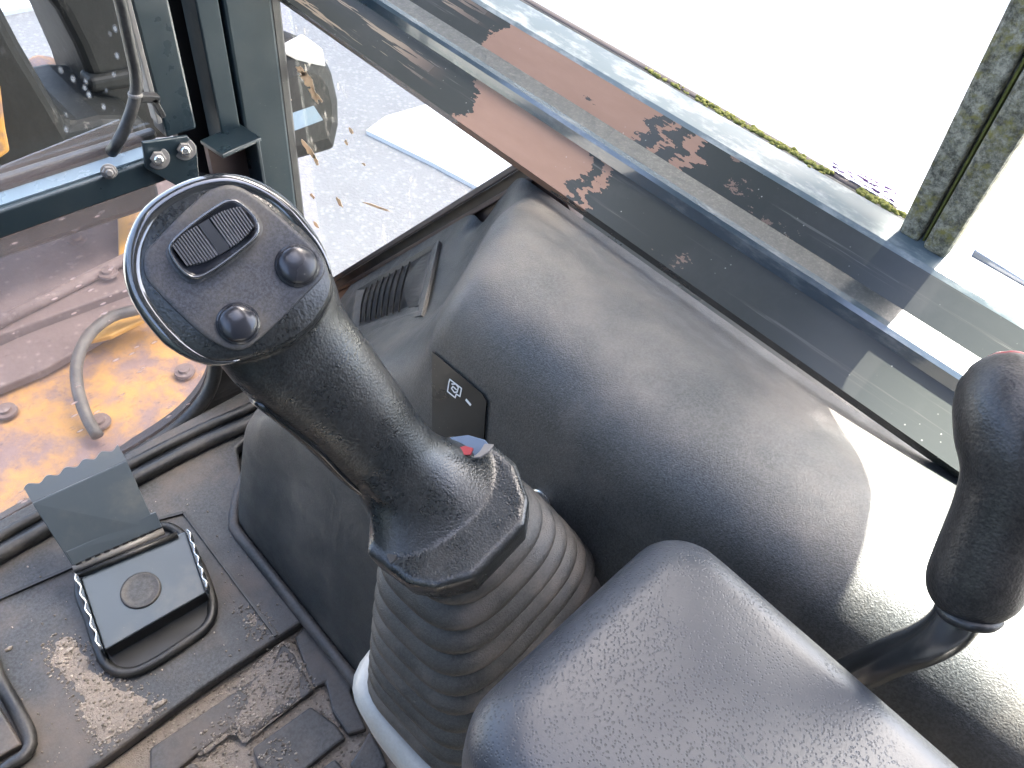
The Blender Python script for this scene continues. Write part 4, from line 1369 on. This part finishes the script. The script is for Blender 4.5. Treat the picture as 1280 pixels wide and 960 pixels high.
obj('red_cap', bm, M['red'], lev, True)
bm = bmesh.new()
shp = [at(1212, 735, .352), at(1200, 765, .356), at(1186, 785, .362), at(1160, 802, .374), at(1120, 818, .395), at(1070, 842, .425), at(1010, 868, .46)]
tube(bm, spline(shp, 30), 0.0088, 20)
obj('shaft', bm, M['shaft'], lev, True)
bm = bmesh.new()
lathe(bm, Vector(LC[-1]) - lax * 0.004, lax, [(0.0110, 0), (0.0118, 0.002), (0.0105, 0.004)], 30)
obj('knob_skirt', bm, M['trim'], lev, True)

# ================================================================== OUTSIDE, through the front panes
dk = thing('front_deck', 'muddy yellow steel deck of the machine below the front pane', 'machine deck', (0.1, 1.0, -0.3))
bm = bmesh.new(); box(bm, (0.05, 1.02, -0.33), (1.1, 0.62, 0.05))
obj('deck_plate', bm, M['yellow_dirty'], dk, mods=(bevelmod(0.006),))
def onzp(x, y, z): return onz(x, y, z)
bm = bmesh.new()
prism(bm, [onz(x, y, -0.29) for x, y in ((-120, 300), (200, 190), (262, 330), (170, 372), (-120, 480))], (0, 0, 0.03))
obj('muddy_plate', bm, M['mud'], dk, mods=(bevelmod(0.004),))
bm = bmesh.new()
p, q = onz(-60, 432, -0.25), onz(165, 320, -0.25)
tube(bm, [p, (p + q) / 2, q], 0.012, 10)
obj('step_rod', bm, M['mud'], dk, True)
bm = bmesh.new()
prism(bm, [onz(x, y, -0.30) for x, y in ((-60, 470), (165, 368), (190, 395), (60, 470), (-60, 520))], (0, 0, 0.02))
obj('hose_shelf', bm, M['mud'], dk, mods=(bevelmod(0.004),))
bm = bmesh.new()
prism(bm, [onz(x, y, -0.255) for x, y in ((148, 262), (172, 238), (196, 300), (176, 345), (150, 330))], (0, 0, 0.012))
obj('bracket', bm, M['yellow'], dk, mods=(bevelmod(0.003),))
bm = bmesh.new()
prism(bm, [onz(x, y, -0.27) for x, y in ((108, 432), (130, 405), (185, 388), (186, 402), (140, 425))], (0, 0, 0.012))
obj('lug', bm, M['yellow'], dk, mods=(bevelmod(0.003),))
for x, y, z in ((135, 342, -0.25), (231, 465, -0.298), (15, 402, -0.265), (125, 528, -0.298), (8, 515, -0.298), (96, 300, -0.25)):
    bm = bmesh.new(); lathe(bm, onz(x, y, z), (0, 0, 1), [(0.019, 0), (0.018, 0.005), (0.011, 0.0055), (0.010, 0.011), (0.0001, 0.012)], 16)
    auto(obj('bolt', bm, M['mud'], dk))
hz = [onz(x, y, z) for x, y, z in ((122, 545, -0.28), (108, 520, -0.27), (97, 485, -0.25), (97, 450, -0.24), (112, 418, -0.23), (140, 396, -0.23), (175, 386, -0.23), (230, 370, -0.24))]
bm = bmesh.new(); tube(bm, spline(hz, 40), 0.0105, 12)
tag(obj('hydraulic_hose', bm, M['boot'], None, True), 'muddy grey hose curving across the yellow deck', 'hose')

bo = thing('excavator_boom', 'dark muddy steel boom and ram of the digger ahead', 'boom', (0.4, 1.6, -0.5))
def beam(name, px, y, dep, mat, bev=0.02):
    bm = bmesh.new(); prism(bm, [ony(a, b, y) for a, b in px], (0, dep, 0))
    return obj(name, bm, mat, bo, mods=(bevelmod(bev, 3),))
beam('boom_base', ((-150, -80), (-20, -40), (4, 10), (30, 60), (58, 108), (88, 160), (130, 150), (185, 150), (205, 260), (-150, 380)), 1.35, 0.25, M['boom'])
beam('ram', ((62, -40), (66, 5), (76, 18), (98, 60), (122, 118), (140, 180), (225, 175), (215, -60)), 1.45, 0.22, M['boom'])
beam('cross_tube', ((112, 100), (190, 84), (190, 108), (114, 118)), 1.435, 0.05, M['boom'], 0.01)
beam('pivot_boss', ((55, 97), (72, 92), (90, 93), (104, 108), (122, 125), (100, 145), (70, 130)), 1.62, 0.1, M['yellow_dirty'], 0.015)
beam('side_plate', ((-30, 60), (2, 110), (8, 160), (14, 190), (-30, 220)), 1.30, 0.04, M['yellow'], 0.006)

wm = thing('wing_mirror', 'dark round backed mirror head outside the lower side pane', 'mirror', tuple(ony(385, 120, 1.1)))
mpx = [(320, 70), (345, 58), (372, 50), (398, 60), (414, 85), (422, 120), (423, 155), (416, 188), (400, 193), (360, 204), (320, 212)]
mp_ = [ony(x, y, 1.08) for x, y in mpx]
bm = bmesh.new()
mc = sum(mp_, Vector()) / len(mp_)
loft(bm, [[mc + (p - mc) * s + Vector((0, dy, 0)) for p in mp_] for s, dy in ((0.6, -0.02), (0.88, -0.012), (1.0, 0.01), (0.98, 0.045), (0.9, 0.055))])
obj('housing', bm, M['boom'], wm, mods=(bevelmod(0.006, 2),))
M['bluepale'] = painted('blue_reflection', (0.10, 0.16, 0.21), 0.35, da=0.4)  # blue reflection on the mirror housing, painted as a band
bm = bmesh.new(); prism(bm, [ony(x, y, 1.060) for x, y in ((340, 150), (392, 132), (404, 150), (345, 172))], (0, 0.01, 0))
obj('band', bm, M['bluepale'], wm)
bm = bmesh.new(); prism(bm, [ony(x, y, 1.062) for x, y in ((352, 66), (385, 48), (404, 62), (408, 84), (396, 82), (372, 76))], (0, 0.02, 0))
obj('lamp_glass', bm, M['white'], wm, mods=(bevelmod(0.003),))
bm = bmesh.new()
cyl(bm, mc + Vector((-0.02, 0.03, 0)), mc + Vector((0.0, 0.10, 0.5)), 0.012)
cyl(bm, mc + Vector((0.0, 0.10, 0.5)), Vector((0.46, 0.85, 1.05)), 0.012)
obj('arm', bm, M['blackgap'], wm, True)

# short black guide end under the far end of the rail
bm = bmesh.new()
gpx = [onx(x, y, 0.47) for x, y in ((320, -40), (356, -12), (397, 14), (396, 28), (320, -16))]
prism(bm, gpx, (0.012, 0, 0))
tag(obj('window_guide', bm, M['bolt'], mods=(bevelmod(0.001),)), 'short dark guide rail end under the far end of the rail', 'guide')

# ================================================================== added shadow plate and unseen rest of the cab (out of the picture)
# guard plate added outside: throws the sharp shadow edge on rail and console
def s_of(x, y): return Vector((x, y, 0)).dot(sperp)
gd = thing('shadow_plate', 'dark steel plate added unseen outside the side window for its shadow', 'shadow plate', (0.62, 0.4, 0.8))
e0 = Vector((0.45, 0.040, 0)); gx = 0.62
ye = e0.y + (gx - e0.x) * sdir.y / sdir.x
bm = bmesh.new()
gy = 0.012
prism(bm, [Vector((gx, y + gy, z)) for y, z in ((0.100, 0.69), (0.088, 0.70), (0.062, 0.743), (0.006, 0.91), (-0.012, 1.0), (-0.11, 1.10), (-0.24, 1.25), (-0.24, 1.74), (0.22, 1.74), (0.22, 0.69))], (0.012, 0, 0))
obj('plate', bm, M['slate'], gd, mods=(bevelmod(0.003),))
for z in (0.95, 1.35):
    bm = bmesh.new()
    cyl(bm, (0.45, 0.15, z), (gx, 0.15, z), 0.01)
    obj('bracket', bm, M['slate'], gd, True)

# cab roof with a hatch opening, rear wall and left side
rf = thing('cab_roof', 'dark cab roof with open hatch above the seat', 'roof', (0, 0.1, 1.6))
HX0, HX1, HY0, HY1 = -0.26, 0.30, -0.30, 0.30
bm = bmesh.new()
for x0_, x1_, y0_, y1_ in ((-0.56, 0.50, HY1, 0.84), (-0.56, 0.50, -0.84, HY0), (HX1, 0.50, HY0, HY1), (-0.56, HX0, HY0, HY1)):
    box(bm, ((x0_ + x1_) / 2, (y0_ + y1_) / 2, 1.63), (x1_ - x0_, y1_ - y0_, 0.04))
bmesh.ops.remove_doubles(bm, verts=bm.verts, dist=0.0005)
obj('roof_frame', bm, M['slate'], rf)
dr = thing('cab_door', 'dark cab door with a high window on the far left side', 'door', (-0.57, 0, 0))
bm = bmesh.new(); box(bm, (-0.57, 0.0, 0.435), (0.03, 1.62, 1.03))
obj('door_skin', bm, M['slate'], dr)
bm = bmesh.new(); box(bm, (-0.57, -0.55, 1.2), (0.03, 0.5, 0.82))
obj('door_post', bm, M['slate'], dr)
bm = bmesh.new(); box(bm, (-0.572, 0.255, 1.2), (0.004, 1.1, 0.82))
obj('pane', bm, M['glass_up'], dr)
bw = thing('rear_wall', 'dark lined rear wall of the cab', 'wall panel', (0, -0.8, 0))
bm = bmesh.new(); box(bm, (-0.03, -0.85, 0.76), (1.08, 0.03, 1.70))
obj('lining', bm, M['plastic'], bw)
wl = thing('side_wall_panel', 'dark steel wall panel behind the console', 'wall panel', (0.47, 0.0, 0.2))
bm = bmesh.new(); prism(bm, [Vector((0.462, -0.8, -0.05)), Vector((0.462, 0.80, -0.05)), Vector((0.462, 0.80, -0.05)) + Vector((0, 0, 0.001)), Vector((0.462, 0.375, 0.43)), Vector((0.462, -0.8, 0.43))], (0.02, 0, 0))
obj('panel', bm, M['slate'], wl)
